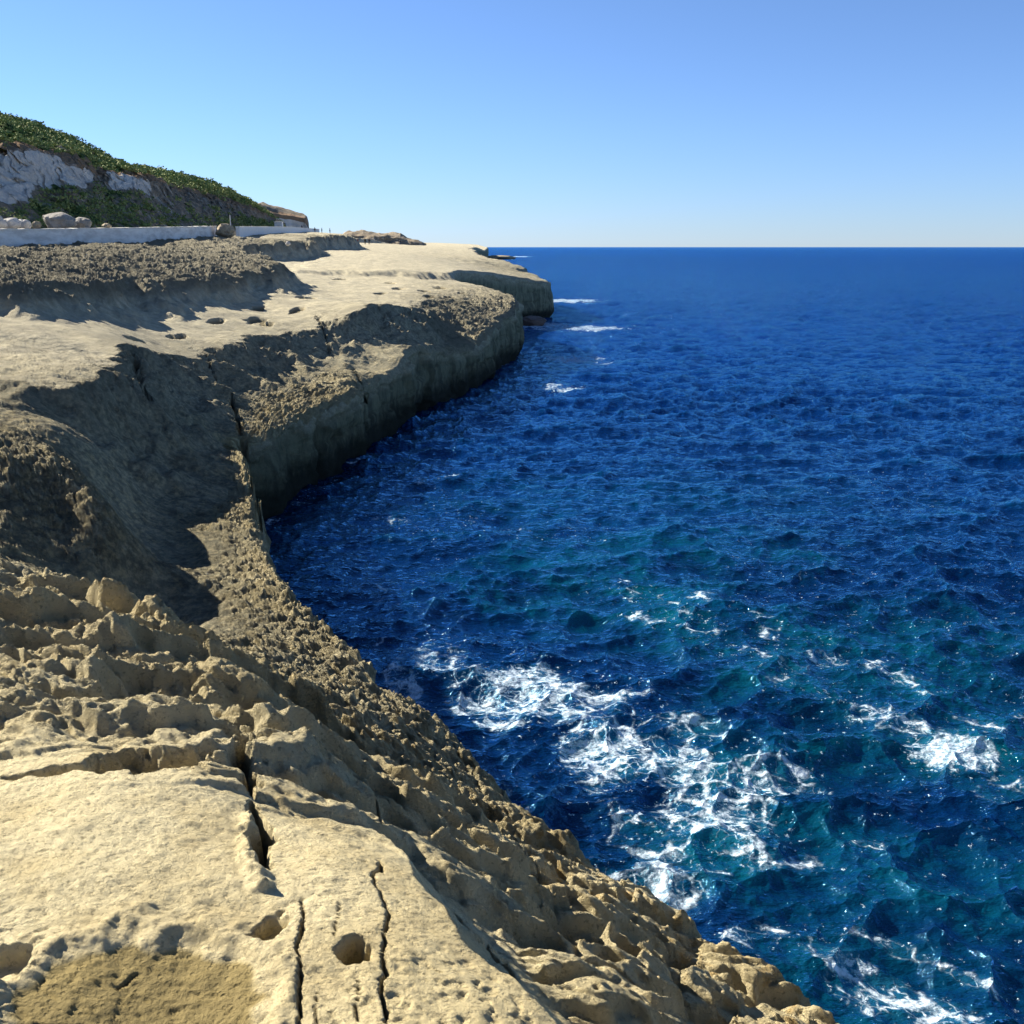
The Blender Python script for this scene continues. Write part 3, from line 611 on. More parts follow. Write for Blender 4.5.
def build_sea(mat):
    ys = [-14.0]
    while ys[-1] < 45000:
        y = ys[-1]
        d = .5 if y < 3 else (.09 if y < 8 else min(max(1.0*y*y/(H*FPX), .016), .012*y) if y < 700 else .03*y)
        ys.append(y+d)
    ys = np.array(ys); nr = len(ys)
    a = np.concatenate([-np.linspace(3.2, .42, 14)[:-1], np.linspace(-.42, .62, 980), np.linspace(.62, 3.2, 14)[1:]])
    X = a[None]*(np.maximum(ys, 2)+2.0)[:, None]; Y = np.repeat(ys[:, None], len(a), 1)
    wd = (.35, -.94)
    h1, dx1, dy1 = fft_ocean(1024, 61.0, 2.6, wd, 3, 2, .02)
    h2, dx2, dy2 = fft_ocean(512, 17.3, 1.45, (.75, -.66), 8, 1.2, .012)
    h3, dx3, dy3 = fft_ocean(256, 233.0, 8.0, wd, 5, 4, .3)
    fade2 = np.exp(-(Y/140)**2)
    fade1 = 1/(1+(Y/900)**2)
    calm = .8+.35*perlin2(X*.05, Y*.05, 91)
    A1, A2, A3 = .10*calm*fade1, .046*calm*fade2, .03*fade1
    xs = X+.4*Y*.0
    Z = A1*sample(h1, 61.0, X, Y)+A2*sample(h2, 17.3, X, Y)+A3*sample(h3, 233., X, Y)
    crest = sstep(.8, 2.4, sample(h1, 61., X, Y)*.8+sample(h2, 17.3, X, Y)*.7)
    DX = -(A1*sample(dx1, 61., X, Y)+A2*sample(dx2, 17.3, X, Y)); DY = -(A1*sample(dy1, 61., X, Y)+A2*sample(dy2, 17.3, X, Y))
    # foam and aerated water fields, laid out over the sea surface
    foam = np.zeros_like(X); teal = np.zeros_like(X)
    def S(u, v): return pt(u, v, z=0)[:2]
    def blot(u, v, rx, ry, amt, rot=0, arr='f', nz=.5):
        cx, cy = S(u, v); ca, sa = math.cos(rot), math.sin(rot)
        ax = ((X-cx)*ca+(Y-cy)*sa)/rx; ay = (-(X-cx)*sa+(Y-cy)*ca)/ry
        d = np.hypot(ax, ay)+nz*fb
        m = sstep(1.25, .15, d)*amt
        if arr == 'f': np.maximum(foam, m, out=foam)
        else: np.maximum(teal, m, out=teal)
    fb = fbm2(X*.55, Y*.55, 3, 95)
    def path(P, w, amt, arr='f', nz=.5):
        Q = [S(*q) for q in P]
        d, par = seg_dist(X, Y, Q)
        m = sstep(1.2, .1, d/w+nz*fb)*amt
        if arr == 'f': np.maximum(foam, m, out=foam)
        else: np.maximum(teal, m, out=teal)
    path([(450,660),(520,690),(570,725),(650,765),(720,800)], 1.9, 1.0)
    path([(500,690),(580,715),(640,750)], .8, 1.0, nz=.5)
    path([(590,760),(640,830),(670,870)], 1.1, .85)
    path([(640,780),(740,800),(790,850)], 1.2, .8)
    path([(560,700),(700,740),(790,770)], 1.6, .7)
    blot(610, 800, 1.1, .8, .85)
    path([(380,655),(450,655),(560,670),(640,690)], 1.6, .55)
    path([(620,590),(720,640),(820,680),(900,720),(1020,790)], 1.4, .68)
    path([(700,600),(780,650),(880,670),(960,730)], 1.4, .55)
    blot(955, 757, .95, .8, 1.7, .3, nz=.25); blot(990, 800, 1.3, .8, .8)
    blot(860, 838, .5, .25, .9); blot(955, 625, 2.5, 1.6, .45)
    path([(720,930),(790,925),(850,960),(900,985),(960,1010)], .34, .85)
    path([(800,930),(880,935),(960,975),(1020,1000)], .30, .72)
    path([(850,985),(920,1010),(930,1024)], .28, .7); blot(745, 925, .5, .4, .95)
    path([(400,690),(450,760),(520,830),(600,880),(690,935)], .8, .78)
    blot(384, 585, 1.0, 1.4, .7); blot(400, 520, 1.2, 1.2, .55); blot(420, 480, 1.6, 1.6, .5)
    blot(330, 445, .6, 1.6, .8); path([(375,440),(420,405),(470,385),(528,350)], .8, .75)
    blot(552, 388, 2.2, 3.0, .95); blot(572, 360, 4, 4, 1.1); blot(570, 328, 8, 5, 1.3, nz=.4); blot(564, 301, 7, 8, 1.6, nz=.4); blot(540, 325, 4, 6, 1.8, nz=.3)
    path([(263,525),(300,500),(372,455)], .5, .6)
    blot(520, 256.6, 14, 60, 1.5, nz=.2)
    foam = np.maximum(foam, .34*sstep(2.5, 6, X)*sstep(34, 20, Y))
    foam = np.maximum(foam, .30*sstep(.25, .6, fbm2(X*.12+4, Y*.12, 3, 97))*sstep(60, 30, Y))
    path([(560,560),(640,600),(760,640),(900,690),(1024,760)], 3.2, .75, 't')
    blot(640, 600, 3.6, 2.6, 1.0, arr='t'); blot(700, 545, 4, 3, .6, arr='t'); blot(790, 850, 2.6, 1.8, .8, arr='t'); blot(930, 880, 2.4, 1.6, .6, arr='t'); blot(750, 760, 2.5, 1.8, .8, arr='t')
    blot(960, 640, 5, 2.5, .6, arr='t'); blot(620, 500, 9, 5, .3, arr='t'); blot(850, 980, 3, 1.5, .5, arr='t')
    teal = np.clip(teal, 0, 1)
    # calmer water hard against the rock
    Z = Z*(1-.3*np.clip(foam, 0, 1))
    V = np.stack([X-1.15*DX, Y-1.15*DY, Z], 2).reshape(-1, 3)
    o = mesh_obj('sea', V, grid_faces(nr, len(a)), mat)
    attr(o, 'foam', foam); attr(o, 'teal', teal); attr(o, 'shore', foam*0); attr(o, 'crest', crest)
    tag(o, kind='structure'); print('sea', nr, len(a), nr*len(a))
    return o

# ------------------------------------------------------------ hill
def build_hill(mat):
    #  u: (range,v) of base | talus top | cliff top | brow | ridge | back ; white, lower green, upper green
    P = {
     -700: ((45,232),(52,175),(53,95),(58,70),(80,0),(140,90)),
     -300: ((52,231),(60,185),(61.5,125),(66,105),(95,50),(150,110)),
     -120: ((58,231),(68,178),(69.5,135),(74,122),(103,82),(160,140)),
     0:   ((64,231),(75,172),(77,147),(81,137),(112,113),(170,160)),
     30:  ((66,231),(76,183),(79,150),(83,143),(116,122),(180,170)),
     60:  ((69,231),(79,186),(82,155),(86,149),(121,135),(190,175)),
     78:  ((71,231),(80,184),(83,165),(88,156),(124,143),(195,180)),
     95:  ((73,231),(84,186),(89,176),(95,166),(128,152),(200,185)),
     108: ((76,231),(89,187),(92,174),(97,169),(131,159),(205,190)),
     130: ((80,231),(93,189),(97,175),(103,171),(137,168),(210,195)),
     150: ((85,231),(99,194),(102,181),(110,178),(143,169),(215,197)),
     175: ((92,231),(108,199),(113,189),(122,183),(152,174),(220,200)),
     200: ((101,230),(120,204),(127,196),(138,188),(165,180),(235,203)),
     225: ((116,229),(137,210),(146,202),(158,196),(182,189),(260,208)),
     250: ((138,228),(165,217),(174,209),(186,205),(208,202),(300,215)),
     270: ((170,228),(195,222),(203,218),(212,216),(232,214),(320,224)),
     285: ((200,229),(215,226),(222,224),(230,223),(245,222),(330,230)),
    }
    us = np.array(sorted(P)); A = np.array([P[u] for u in us], float)
    fac = np.interp(us, [-700,0,60,100,130,150,175,200,225,250,270,285], [1.10,1.12,1.17,1.2,1.2,1.2,1.22,1.24,1.27,1.34,1.42,1.36]); A[:, :, 0] *= fac[:, None]
    su = np.concatenate([np.linspace(-700, -130, 40)[:-1], np.linspace(-130, 285, 560)])
    prof = np.stack([np.stack([np.interp(su, us, A[:, j, k]) for k in (0, 1)], 1) for j in range(A.shape[1])], 1)
    seg = [60, 60, 26, 50, 30]
    rows = []; wh = []; gr = []; br = []
    whiteU = np.interp(su, [-700,-50,0,70,84,92,104,110,145,155,175,200,285],[.9,.9,1,1,.9,.1,.2,.8,.75,.3,.2,.25,.1])
    lgU = np.interp(su, [-700,0,12,25,45,120,150,185,205,235,255,285],[.3,.15,.2,.45,.55,.5,.35,.12,.12,.4,.5,.4])
    for j, n in enumerate(seg):
        for q in range(n+(1 if j == len(seg)-1 else 0)):
            f = q/n
            rg = prof[:, j, 0]*(1-f)+prof[:, j+1, 0]*f; vv = prof[:, j, 1]*(1-f)+prof[:, j+1, 1]*f
            rows.append((rg, vv))
            w = whiteU*(1 if j == 1 else (max(0, f*6-5.2) if j == 0 else 0)); wh.append(w)
            br.append(0*su+(.9 if (j == 2 and f < .75) else (.55 if (j == 1 and f > .9) else 0)))
            gr.append(lgU*(1-.35*f) if j == 0 else (0*su-.35+.0*f if j == 1 else (0*su+(-.2+.8*f) if j == 2 else (0*su+.55+.5*f))))
    rg = np.array([r_[0] for r_ in rows]); vv = np.array([r_[1] for r_ in rows])
    aa = (su[None]-512)/FPX; bb = (512-vv)/FPX; den = SP-bb*CP
    X = rg*aa; Y = rg*(CP+bb*SP); Z = H-rg*den
    Z[0] -= 1.5
    wh = np.array(wh); gr = np.array(gr); br = np.array(br)
    n = fbm2(X*.12, Y*.12+Z*.1, 5, 201)*1.3
    gul = ridge2(X*.22+Z*.1, Y*.1, 3, 205)*.8
    k = np.minimum(np.arange(len(rg))/40., 1)[:, None]
    n3 = perlin3(X*.35, Y*.35, Z*.35, 206)*1.3+perlin3(X*.9, Y*.9, Z*.6, 207)*.7+perlin3(X*2.1, Y*2.1, Z*2.1, 208)*.35
    Y2 = Y+(n3*1.6+gul*.8*(wh < .3))*k; Z2 = Z+(n*.35+fbm2(X*.8, Y*.8, 3, 209)*.35)*k
    # hollow at the left of the talus: pale spur
    V = np.stack([X, Y2, Z2], 2).reshape(-1, 3)
    o = mesh_obj('hill', V, grid_faces(len(rg), len(su), False), mat)
    # pale spur at far left
    U = np.repeat(su[None], len(rg), 0)
    spur = sstep(26, 8, U-(vv-168)*.45)*sstep(208, 198, vv)*sstep(165, 172, vv)*sstep(-30, -5, U)
    wh = np.maximum(wh, spur); gr = np.where(spur > .3, -.5, gr)
    pathm = np.exp(-((vv-(156+.0*U))/2.0)**2)*sstep(85, 92, U)*sstep(104, 100, U); gr = gr-pathm
    attr(o, 'white', wh); attr(o, 'green', gr); attr(o, 'brown', br)
    tag(o, kind='structure')
    return V.reshape(len(rg), len(su), 3), gr, wh

def ridge_land(name, pts, mat, depth, green, seed, white=0., brown=.2):
    """pts: (u, v_top, v_base, range) : free standing far slope"""
    pts = np.array(pts, float); su = np.linspace(pts[0, 0], pts[-1, 0], 160)
    vt, vb, rg = [np.interp(su, pts[:, 0], pts[:, k]) for k in (1, 2, 3)]
    rows = []; G = []; Wt = []; B = []
    n = 34
    for q in range(n+1):
        f = q/n; r_ = rg+depth*(.15*f if f < .6 else .09+(f-.6)*2.2)
        v = vb+(vt-vb)*min(1, f/.9 if f < .6 else (.667+(f-.6)*.833))
        rows.append((r_, v)); G.append(green*f+0*su); Wt.append(0*su+(white if f < .6 else 0)); B.append(0*su+(brown if .4 < f < .75 else 0))
    rows.append((rg+depth*3, vb+2)); G.append(G[-1]); Wt.append(Wt[-1]); B.append(B[-1])
    rg2 = np.array([a[0] for a in rows]); vv = np.array([a[1] for a in rows])
    aa = (su[None]-512)/FPX; bb = (512-vv)/FPX; den = SP-bb*CP
    X = rg2*aa; Y = rg2*(CP+bb*SP); Z = H-rg2*den
    Z += fbm2(X*.1, Y*.05, 4, seed)*rg2*.0022; Y += perlin3(X*.1, Y*.05, Z*.2, seed+9)*6
    Z[0] -= 3; Z[-1] -= 3
    o = mesh_obj(name, np.stack([X, Y, Z], 2).reshape(-1, 3), grid_faces(len(rg2), len(su), False), mat)
    attr(o, 'white', np.array(Wt)); attr(o, 'green', np.array(G)); attr(o, 'brown', np.array(B))
    return tag(o, kind='structure')

def build_scrub(V, gr, wh):
    """low maquis over the slope: leaf tufts, far too many to count"""
    rng = np.random.RandomState(11)
    nr, nc, _ = V.shape
    cand = []
    w = np.clip(gr+.25*fbm2(V[..., 0]*.25, V[..., 1]*.25, 3, 301), 0, 1); w[wh > .3] = 0
    w[:3] = 0
    n = 8000
    ii = rng.randint(0, nr-32, n*3); jj = rng.randint(20, nc-1, n*3)
    keep = rng.rand(n*3) < w[ii, jj]*.9
    ii, jj = ii[keep][:n], jj[keep][:n]
    P = V[ii, jj]+rng.randn(len(ii), 3)*[.25, .25, .03]
    verts = []; faces = []
    K = 22
    N = len(P)
    size = (.18+.36*rng.rand(N)**2)*np.clip(P[:, 1]/90, .7, 2.2)
    c0 = np.repeat(P, K, 0); sz = np.repeat(size, K)[:, None]
    d = rng.randn(N*K, 3); d /= np.linalg.norm(d, axis=1)[:, None]; d[:, 2] = np.abs(d[:, 2])*.8
    ctr = c0+d*sz*(.45+.55*rng.rand(N*K, 1))
    t1 = rng.randn(N*K, 3); t1 /= np.linalg.norm(t1, axis=1)[:, None]; t2 = np.cross(t1, d+.3*rng.randn(N*K, 3)); t2 /= np.linalg.norm(t2, axis=1)[:, None]+1e-6
    L = sz*.24
    q = np.stack([ctr-t1*L, ctr+t2*L*.7, ctr+t1*L, ctr-t2*L*.7], 1).reshape(-1, 3)
    F = np.arange(N*K*4).reshape(-1, 4)
    s = NT('scrub_leaves'); a = s.noise(.35, 4, .6)
    colr = s.mix(s.ramp(a, .35, .65), (.12, .18, .055), (.28, .31, .11))
    colr = s.mix(s.ramp(s.noise(1.7, 2), .6, .7), colr, (.17, .15, .06))
    m = s.fin(colr, .8, None, .15)
    o = mesh_obj('scrub', q, F, m, smooth=False)
    tag(o, kind='stuff', label='low green scrub covering the slope of the hill', cat='scrub')

# ------------------------------------------------------------ small things
def icosphere(sub=4):
    import bmesh
    bm = bmesh.new(); bmesh.ops.create_icosphere(bm, subdivisions=sub, radius=1)
    v = np.array([q.co[:] for q in bm.verts]); f = np.array([[x.index for x in fa.verts] for fa in bm.faces]); bm.free()
    return v, f
def boulder(u, v_base, t, w, hgt, mat, label, seed, rot=0, sub=5, cut=.25):
    x, y, z = pt(u, v_base, t=t)
    v, f = icosphere(sub)
    s = np.array([w/2, w*.42, hgt*.56])
    d = 1+.22*perlin3(v[:, 0]*1.1+seed, v[:, 1]*1.1, v[:, 2]*1.1, seed)+.16*perlin3(v[:, 0]*2.5+seed, v[:, 1]*2.5, v[:, 2]*2.5, seed+1)+.07*perlin3(v[:, 0]*6, v[:, 1]*6+seed, v[:, 2]*6, seed+2)
    q = v*d[:, None]
    # facets
    rng = np.random.RandomState(seed)
    for k in range(9):
        n = rng.randn(3); n /= np.linalg.norm(n); h = q @ n; m = h > .86; q[m] -= (h[m]-.86)[:, None]*n*.8
    q *= s; q[:, 2] += hgt*.42
    ca, sa = math.cos(rot), math.sin(rot); q = np.stack([q[:, 0]*ca-q[:, 1]*sa, q[:, 0]*sa+q[:, 1]*ca, q[:, 2]], 1)
    o = mesh_obj('boulder', q, f, mat); o.location = (x, y, z)
    return tag(o, label, 'boulder')

def wall_run(name, stations, mat, cap_mat, label, cat='wall', thick=.45):
    """stations: (u, v_top, v_base, range)"""
    pts = []
    st = np.array(stations, float); n = 160
    s = np.linspace(0, len(st)-1, n)
    A = np.array([np.interp(s, np.arange(len(st)), st[:, k]) for k in range(4)]).T
    base = np.array([pt(a[0], a[2], t=a[3]) for a in A]); top = np.array([pt(a[0], a[1], t=a[3]) for a in A])
    top[:, :2] = base[:, :2]
    tan = np.gradient(base[:, :2], axis=0); tan /= np.linalg.norm(tan, axis=1)[:, None]; nr_ = np.stack([-tan[:, 1], tan[:, 0]], 1)
    if (nr_[:, 1]).mean() < 0: nr_ = -nr_
    root = bpy.data.objects.new(name, None); COL.objects.link(root); org = base[0].copy(); root.location = org
    tag(root, label, cat)
    def ribbon(nm, inset0, inset1, zlo, zhi, m):
        rows = []
        for (i, zz) in ((inset0, zlo), (inset0, zhi), (inset1, zhi), (inset1, zlo)):
            w = .03*perlin2(base[:, 0]*.6+i, base[:, 1]*.6, 401)
            rows.append(np.stack([base[:, 0]+nr_[:, 0]*i, base[:, 1]+nr_[:, 1]*i, zz+w], 1)-org)
        V = np.stack(rows, 1).reshape(-1, 3)      # n x 4
        F = []
        for i in range(n-1):
            for k in range(4):
                k2 = (k+1) % 4; F.append((i*4+k, i*4+k2, (i+1)*4+k2, (i+1)*4+k))
        F += [(0, 3, 2, 1), ((n-1)*4, (n-1)*4+1, (n-1)*4+2, (n-1)*4+3)]
        return mesh_obj(nm, V, F, m, root, smooth=False)
    ribbon('wall_body', 0, thick, base[:, 2]-1.0, top[:, 2]-.09, mat)
    ribbon('coping', -.04, thick+.04, top[:, 2]-.087, top[:, 2], cap_mat)
    return root, base, top

def bm_obj(name, fn, mat, parent=None, smooth=False):
    import bmesh
    bm = bmesh.new(); fn(bm); me = bpy.data.meshes.new(name); bm.to_mesh(me); bm.free()
    me.materials.append(mat)
    if smooth: me.polygons.foreach_set('use_smooth', np.ones(len(me.polygons), dtype=bool))
    o = bpy.data.objects.new(name, me); COL.objects.link(o)
    if parent: o.parent = parent
    return o
def box(bm, x0, x1, y0, y1, z0, z1):
    import bmesh
    r_ = bmesh.ops.create_cube(bm, size=1)
    for v in r_['verts']: v.co = ((x0+x1)/2+v.co.x*(x1-x0), (y0+y1)/2+v.co.y*(y1-y0), (z0+z1)/2+v.co.z*(z1-z0))
    return r_

def skin_mesh(name, verts, edges, radii, mat, parent=None):
    me = bpy.data.meshes.new(name); me.from_pydata(verts, edges, []); me.update()
    o = bpy.data.objects.new(name, me); COL.objects.link(o)
    m = o.modifiers.new('skin', 'SKIN'); 
    if not me.skin_vertices: 
        pass
    for i, r_ in enumerate(radii):
        me.skin_vertices[0].data[i].radius = (r_, r_)
    me.skin_vertices[0].data[0].use_root = True
    o.modifiers.new('sub', 'SUBSURF').levels = 1; o.modifiers['sub'].render_levels = 2
    me.materials.append(mat)
    if parent: o.parent = parent
    return o
def person(u, v, t, pose, top, legs, label, face=0., group='people walking on the far rocks', hgt=1.0):
    x, y, z = pt(u, v, t=t)
    root = bpy.data.objects.new('person', None); COL.objects.link(root); root.location = (x, y, z); root.rotation_euler = (0, 0, face); root.scale = (hgt,)*3
    tag(root, label, 'person', group)
    st = pose.get('stride', .18); ar = pose.get('arm', .15)
    V = [(0,0,.95),(0,0,1.15),(0,.0,1.38),(0,.0,1.50),(0,.01,1.60),(0,.01,1.72),
         (.18,0,1.40),(.24,ar*.5,1.14),(.24,ar+.08,.90),(-.18,0,1.40),(-.24,-ar*.5,1.14),(-.24,-ar+.06,.90),
         (.10,0,.90),(.11,st*.55+.03,.50),(.11,st,.07),(.11,st+.14,.04),(-.10,0,.90),(-.11,-st*.4+.04,.50),(-.11,-st,.07),(-.11,-st+.14,.04)]
    E = [(0,1),(1,2),(2,3),(3,4),(4,5),(2,6),(6,7),(7,8),(2,9),(9,10),(10,11),(0,12),(12,13),(13,14),(14,15),(0,16),(16,17),(17,18),(18,19)]
    Rr = [.14,.13,.15,.055,.095,.075,.07,.05,.035,.07,.05,.035,.09,.065,.045,.04,.09,.065,.045,.04]
    skin_mesh('body', V, E, Rr, legs, root)
    # jacket over the trunk and arms
    skin_mesh('jacket', [V[0], V[1], V[2], V[6], V[7], V[8], V[9], V[10], V[11]],
              [(0,1),(1,2),(2,3),(3,4),(4,5),(2,6),(6,7),(7,8)], [.17,.165,.175,.09,.07,.055,.09,.07,.055], top, root)
    v_, f_ = icosphere(2); q = v_*[.105,.115,.11]+[0,-.01,1.69]; q = q[:]; q[:, 2] = np.maximum(q[:, 2], 1.66)
    mesh_obj('hair', q, f_, MATS['hair'], root)
    return root

MATS = {}
def main():
    sky = bpy.data.worlds.new('World'); scene.world = sky; sky.use_nodes = True
    nt = sky.node_tree; bg = nt.nodes['Background']
    tx = nt.nodes.new('ShaderNodeTexSky'); tx.sky_type = 'NISHITA'; tx.sun_disc = False
    tx.sun_elevation = SUN_EL; tx.sun_rotation = -SUN_AZ; tx.air_density = 1.0; tx.dust_density = .0; tx.ozone_density = 3.0; tx.altitude = 10
    tc = nt.nodes.new('ShaderNodeTexCoord'); sx = nt.nodes.new('ShaderNodeSeparateXYZ'); nt.links.new(tc.outputs['Generated'], sx.inputs[0])
    cr = nt.nodes.new('ShaderNodeValToRGB'); nt.links.new(sx.outputs[2], cr.inputs[0])
    el = cr.color_ramp.elements; el[0].position = 0; el[0].color = (.54, .73, 1.25, 1); el[1].position = .6; el[1].color = (.58, .66, .80, 1)
    e = el.new(.10); e.color = (.60, .77, 1.18, 1); e = el.new(.26); e.color = (.66, .78, 1.04, 1)
    mu = nt.nodes.new('ShaderNodeMix'); mu.data_type = 'RGBA'; mu.blend_type = 'MULTIPLY'; mu.inputs[0].default_value = 1
    nt.links.new(tx.outputs[0], mu.inputs[6]); nt.links.new(cr.outputs[0], mu.inputs[7]); nt.links.new(mu.outputs[2], bg.inputs[0])
    bg.inputs[1].default_value = .0535
    sd = bpy.data.lights.new('sun', 'SUN'); sd.energy = 5.0; sd.angle = R(.5); sd.color = (1, .93, .79)
    so = bpy.data.objects.new('sun', sd); COL.objects.link(so)
    from mathutils import Vector
    d = Vector((-math.sin(SUN_AZ)*math.cos(SUN_EL), math.cos(SUN_AZ)*math.cos(SUN_EL), math.sin(SUN_EL)))
    so.rotation_euler = d.to_track_quat('Z', 'Y').to_euler(); so.location = (-30, 20, 60)
    cam = bpy.data.cameras.new('camera'); co = bpy.data.objects.new('camera', cam); COL.objects.link(co)
    cam.sensor_width = 36; cam.lens = 36*FPX/1024; cam.clip_end = 90000; cam.clip_start = .05
    co.location = (0, 0, H); co.rotation_euler = (math.pi/2-PITCH, 0, 0); scene.camera = co
    scene.view_settings.view_transform = 'Standard'; scene.view_settings.look = 'None'; scene.view_settings.exposure = 1.4
    scene.cycles.max_bounces = 5

    M = MATS
    M['rock'] = rock_material(); M['sea'] = sea_material(); M['hill'] = hill_material()
    M['boulder'] = simple('pale_boulder', (.36, .33, .29), (.22, .20, .17), 1.3, .25)
    M['boulder_tan'] = simple('tan_boulder', (.40, .33, .22), (.24, .19, .13), 2.2, .2)
    M['wall'] = simple('weathered_render', (.80, .77, .72), (.54, .51, .47), 2.2, .004, vscale=(.16, .16, 1))
    M['coping'] = simple('coping_stone', (.80, .75, .66), (.62, .58, .50), 1.5, .02)
    M['white'] = simple('white_paint', (.78, .78, .76), (.66, .65, .62), 3, .005)
    M['dark'] = simple('dark_metal', (.10, .10, .10), (.06, .06, .06), 5, .002)
    M['asphalt'] = simple('asphalt', (.07, .07, .068), (.05, .05, .05), 4, .01)
    M['hair'] = simple('hair', (.03, .02, .015), (.05, .035, .02), 20, .002)
    M['navy'] = simple('navy_cloth', (.02, .025, .05), (.03, .035, .06), 9, .004)
    M['black'] = simple('black_cloth', (.018, .018, .02), (.03, .03, .03), 9, .004)
    M['red'] = simple('red_cloth', (.16, .03, .03), (.12, .03, .03), 9, .004)
    M['jeans'] = simple('blue_trousers', (.04, .06, .11), (.03, .04, .08), 9, .004)
    M['stone_pale'] = simple('pale_rubble', (.55, .52, .47), (.38, .35, .31), 1.5, .2)

    build_terrain(M['rock'])
    build_sea(M['sea'])
    V, gr, wh = build_hill(M['hill'])
    build_scrub(V, gr, wh)
    ridge_land('far_bluff', [(236,213,229,300),(250,206,229,300),(262,201,229,300),(280,207,229,305),(296,211,230,310),(304,212.5,231,312),(306,214,231,312),(309,227,232,312)], M['hill'], 30, .35, 501, .62, .7)
    ridge_land('far_hills', [(335,238,243,520),(345,232.5,243,520),(362,230.5,244,520),(380,232.5,245,520),(400,233.5,246,525),(407,238,247,528),(418,240,247,530),(426,244,248,530)], M['hill'], 60, .25, 511, .05, .3)
    # road between wall and hill
    r1, base, top = wall_run('roadside_wall', [(-420,243,275,38),(-200,231.5,257,46),(0,229,249.7,55),(60,228.6,246.5,64),(140,227.5,241.5,82),(190,226.5,237.8,103),(217,226,236,118)], M['wall'], M['coping'], 'long pale weathered roadside wall at the foot of the hill, ending at the round boulder')
    r2, base2, top2 = wall_run('roadside_wall', [(236,226.3,234,128),(262,226.4,231.6,175),(290,226.8,230.6,245),(318,229,231.6,330)], M['white'], M['coping'], 'low white roadside wall running on beyond the round boulder toward the bluff')
    c0 = np.concatenate([base, base2]); t0 = np.gradient(c0[:, :2], axis=0); t0 /= np.linalg.norm(t0, axis=1)[:, None]
    nn = np.stack([-t0[:, 1], t0[:, 0]], 1); nn *= np.where(nn[:, :1]*-1+nn[:, 1:2] > 0, 1, -1)
    zr = np.concatenate([top[:, 2]-.75, top2[:, 2]-.6])
    rows = [np.stack([c0[:, 0]+nn[:, 0]*w, c0[:, 1]+nn[:, 1]*w, zr-(1.2 if k in (0, 3) else 0)], 1) for k, w in enumerate((.2, .46, 7.5, 12))]
    ro = mesh_obj('road', np.stack(rows, 1).reshape(-1, 3), grid_faces(len(c0), 4, False), M['asphalt']); tag(ro, kind='structure')
    # boulders behind the wall
    boulder(61, 229.2, 69.5, 2.1, 1.15, M['boulder'], 'largest pale grey boulder behind the long wall', 11, sub=5)
    boulder(82.5, 229.0, 73, 1.35, .85, M['boulder'], 'smaller grey boulder just right of the largest one behind the wall', 15)
    boulder(12, 229.5, 63, 1.2, .75, M['stone_pale'], 'pale rubble block behind the wall, left of the other pale block', 21, sub=4)
    boulder(24, 229.5, 65, 1.0, .65, M['stone_pale'], 'pale rubble block behind the wall, right of its pale neighbour', 24, sub=4)
    boulder(-4, 229.5, 61, 1.3, .85, M['stone_pale'], 'pale rubble block cut by the left edge of the photo', 26, sub=4)
    boulder(37, 228.6, 68, .6, .5, M['boulder_tan'], 'small tan stone on the slope left of the largest boulder', 28, sub=4)
    boulder(107, 228.8, 80, .7, .45, M['boulder_tan'], 'small tan stone peeping over the wall right of the grey boulders', 29, sub=4)
    boulder(225.5, 237, 116, 2.1, 1.5, M['boulder_tan'], 'round brown boulder filling the gap between the two walls', 33)
    boulder(288, 245.5, 106, .55, .42, M['stone_pale'], 'small white stone lying on the shaded terrace face', 35, sub=3)
    # white hut beyond the second wall
    x, y, z = pt(279, 228.6, t=232); rt = bpy.data.objects.new('hut', None); COL.objects.link(rt); rt.location = (x, y, z-.6)
    tag(rt, 'small white hut behind the low white wall beneath the bluff', 'hut')
    bm_obj('hut_wall', lambda bm: box(bm, -.85, .85, -.7, .7, 0, 2.0), M['white'], rt)
    bm_obj('roof', lambda bm: (box(bm, -.98, .98, -.83, .83, 2.003, 2.14), box(bm, -.6, .6, -.5, .5, 2.142, 2.28)), M['coping'], rt)
    bm_obj('door', lambda bm: box(bm, -.15, .45, -.73, -.702, .02, 1.6), M['wall'], rt)
    # thin pole by the round boulder
    x, y, z = pt(231, 231, t=126); pr = bpy.data.objects.new('pole', None); COL.objects.link(pr); pr.location = (x, y, z-.3)
    tag(pr, 'thin pale pole standing behind the round brown boulder', 'pole')
    import bmesh
    bm_obj('shaft', lambda bm: [bmesh.ops.translate(bm, verts=bmesh.ops.create_cone(bm, cap_ends=True, segments=10, radius1=.06, radius2=.045, depth=2.2)['verts'], vec=(0, 0, 1.1))], M['white'], pr)
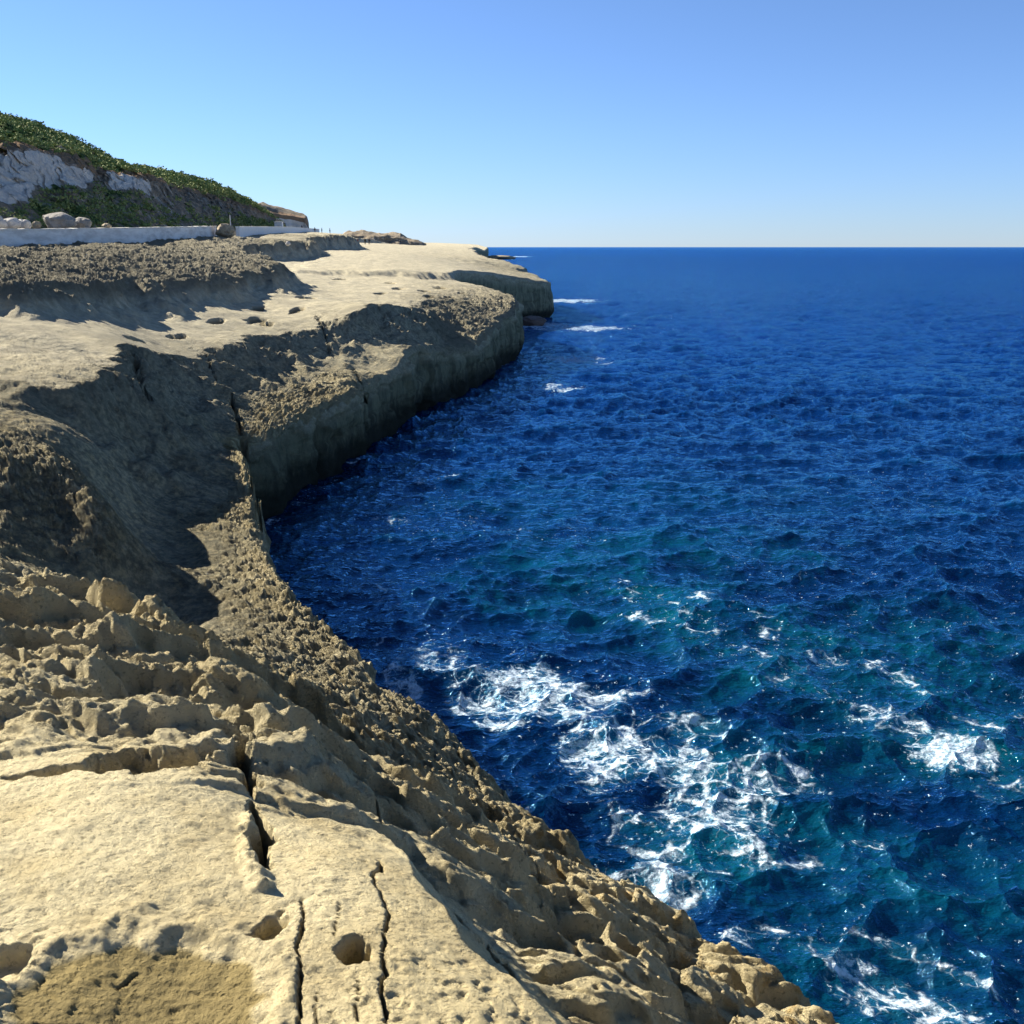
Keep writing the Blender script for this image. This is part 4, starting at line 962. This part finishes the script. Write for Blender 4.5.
    bm_obj('cap', lambda bm: [bmesh.ops.translate(bm, verts=bmesh.ops.create_cone(bm, cap_ends=True, segments=10, radius1=.08, radius2=.03, depth=.08)['verts'], vec=(0, 0, 2.245))], M['dark'], pr)
    # people
    G1 = 'people by the low wall beneath the bluff'; G2 = 'people walking on the far rock shelf'
    person(302, 231.4, 298, {'stride': .1}, M['navy'], M['jeans'], 'person in dark navy standing at the bluff foot, leftmost by the wall', .4, G1)
    person(306, 234.6, 292, {'stride': .15}, M['black'], M['black'], 'person in black on the rock below the wall, just right of the leftmost one', 1.2, G1)
    person(315, 233.6, 292, {'stride': .1, 'arm': .3}, M['black'], M['jeans'], 'lone person in dark clothes against the sky right of the bluff', -.6, G1)
    person(322, 234.4, 288, {'stride': .2}, M['black'], M['black'], 'person in black between the lone figure and the rightmost by the wall', 1.5, G1)
    person(330, 234.8, 286, {'stride': .1}, M['navy'], M['black'], 'person in navy, rightmost of those by the wall', -1.5, G1)
    person(358.0, 245.0, 266, {'stride': .22}, M['red'], M['jeans'], 'person in dull red, leftmost of the trio on the far shelf', 1.3, G2)
    person(365.2, 245.1, 262, {'stride': .12}, M['black'], M['black'], 'person in black in the middle of the trio on the far shelf', .3, G2)
    person(369.2, 245.1, 263, {'stride': .14}, M['navy'], M['black'], 'person in navy, rightmost of the trio on the far shelf', .2, G2)
    person(399.8, 245.6, 285, {'stride': .2}, M['black'], M['jeans'], 'lone person in dark clothes farthest right on the far shelf', -1.2, G2)
    # low reef off the far headland
    for (u, v, t, w, h, lab, sd) in ((498, 257.2, 700, 26, 3.0, 'low dark reef rock off the far headland, nearer the land', 61), (507, 257.4, 705, 12, 1.6, 'low dark reef rock off the far headland, at its seaward end beside white water', 63)):
        b = boulder(u, v, t, w, h, M['boulder_tan'], lab, sd, sub=4); b.name = 'reef_rock'; b['category'] = 'rock'; b.location.z = -.4
    # wet boulder at the cleft below the far point
    b = boulder(531, 327, 108, 3.2, 1.3, simple('wet_rock', (.13, .08, .06), (.06, .04, .03), 2, .1, .5), 'low reddish wet boulder at the foot of the cliff point in white water', 71); b.location.z = -.25

main()
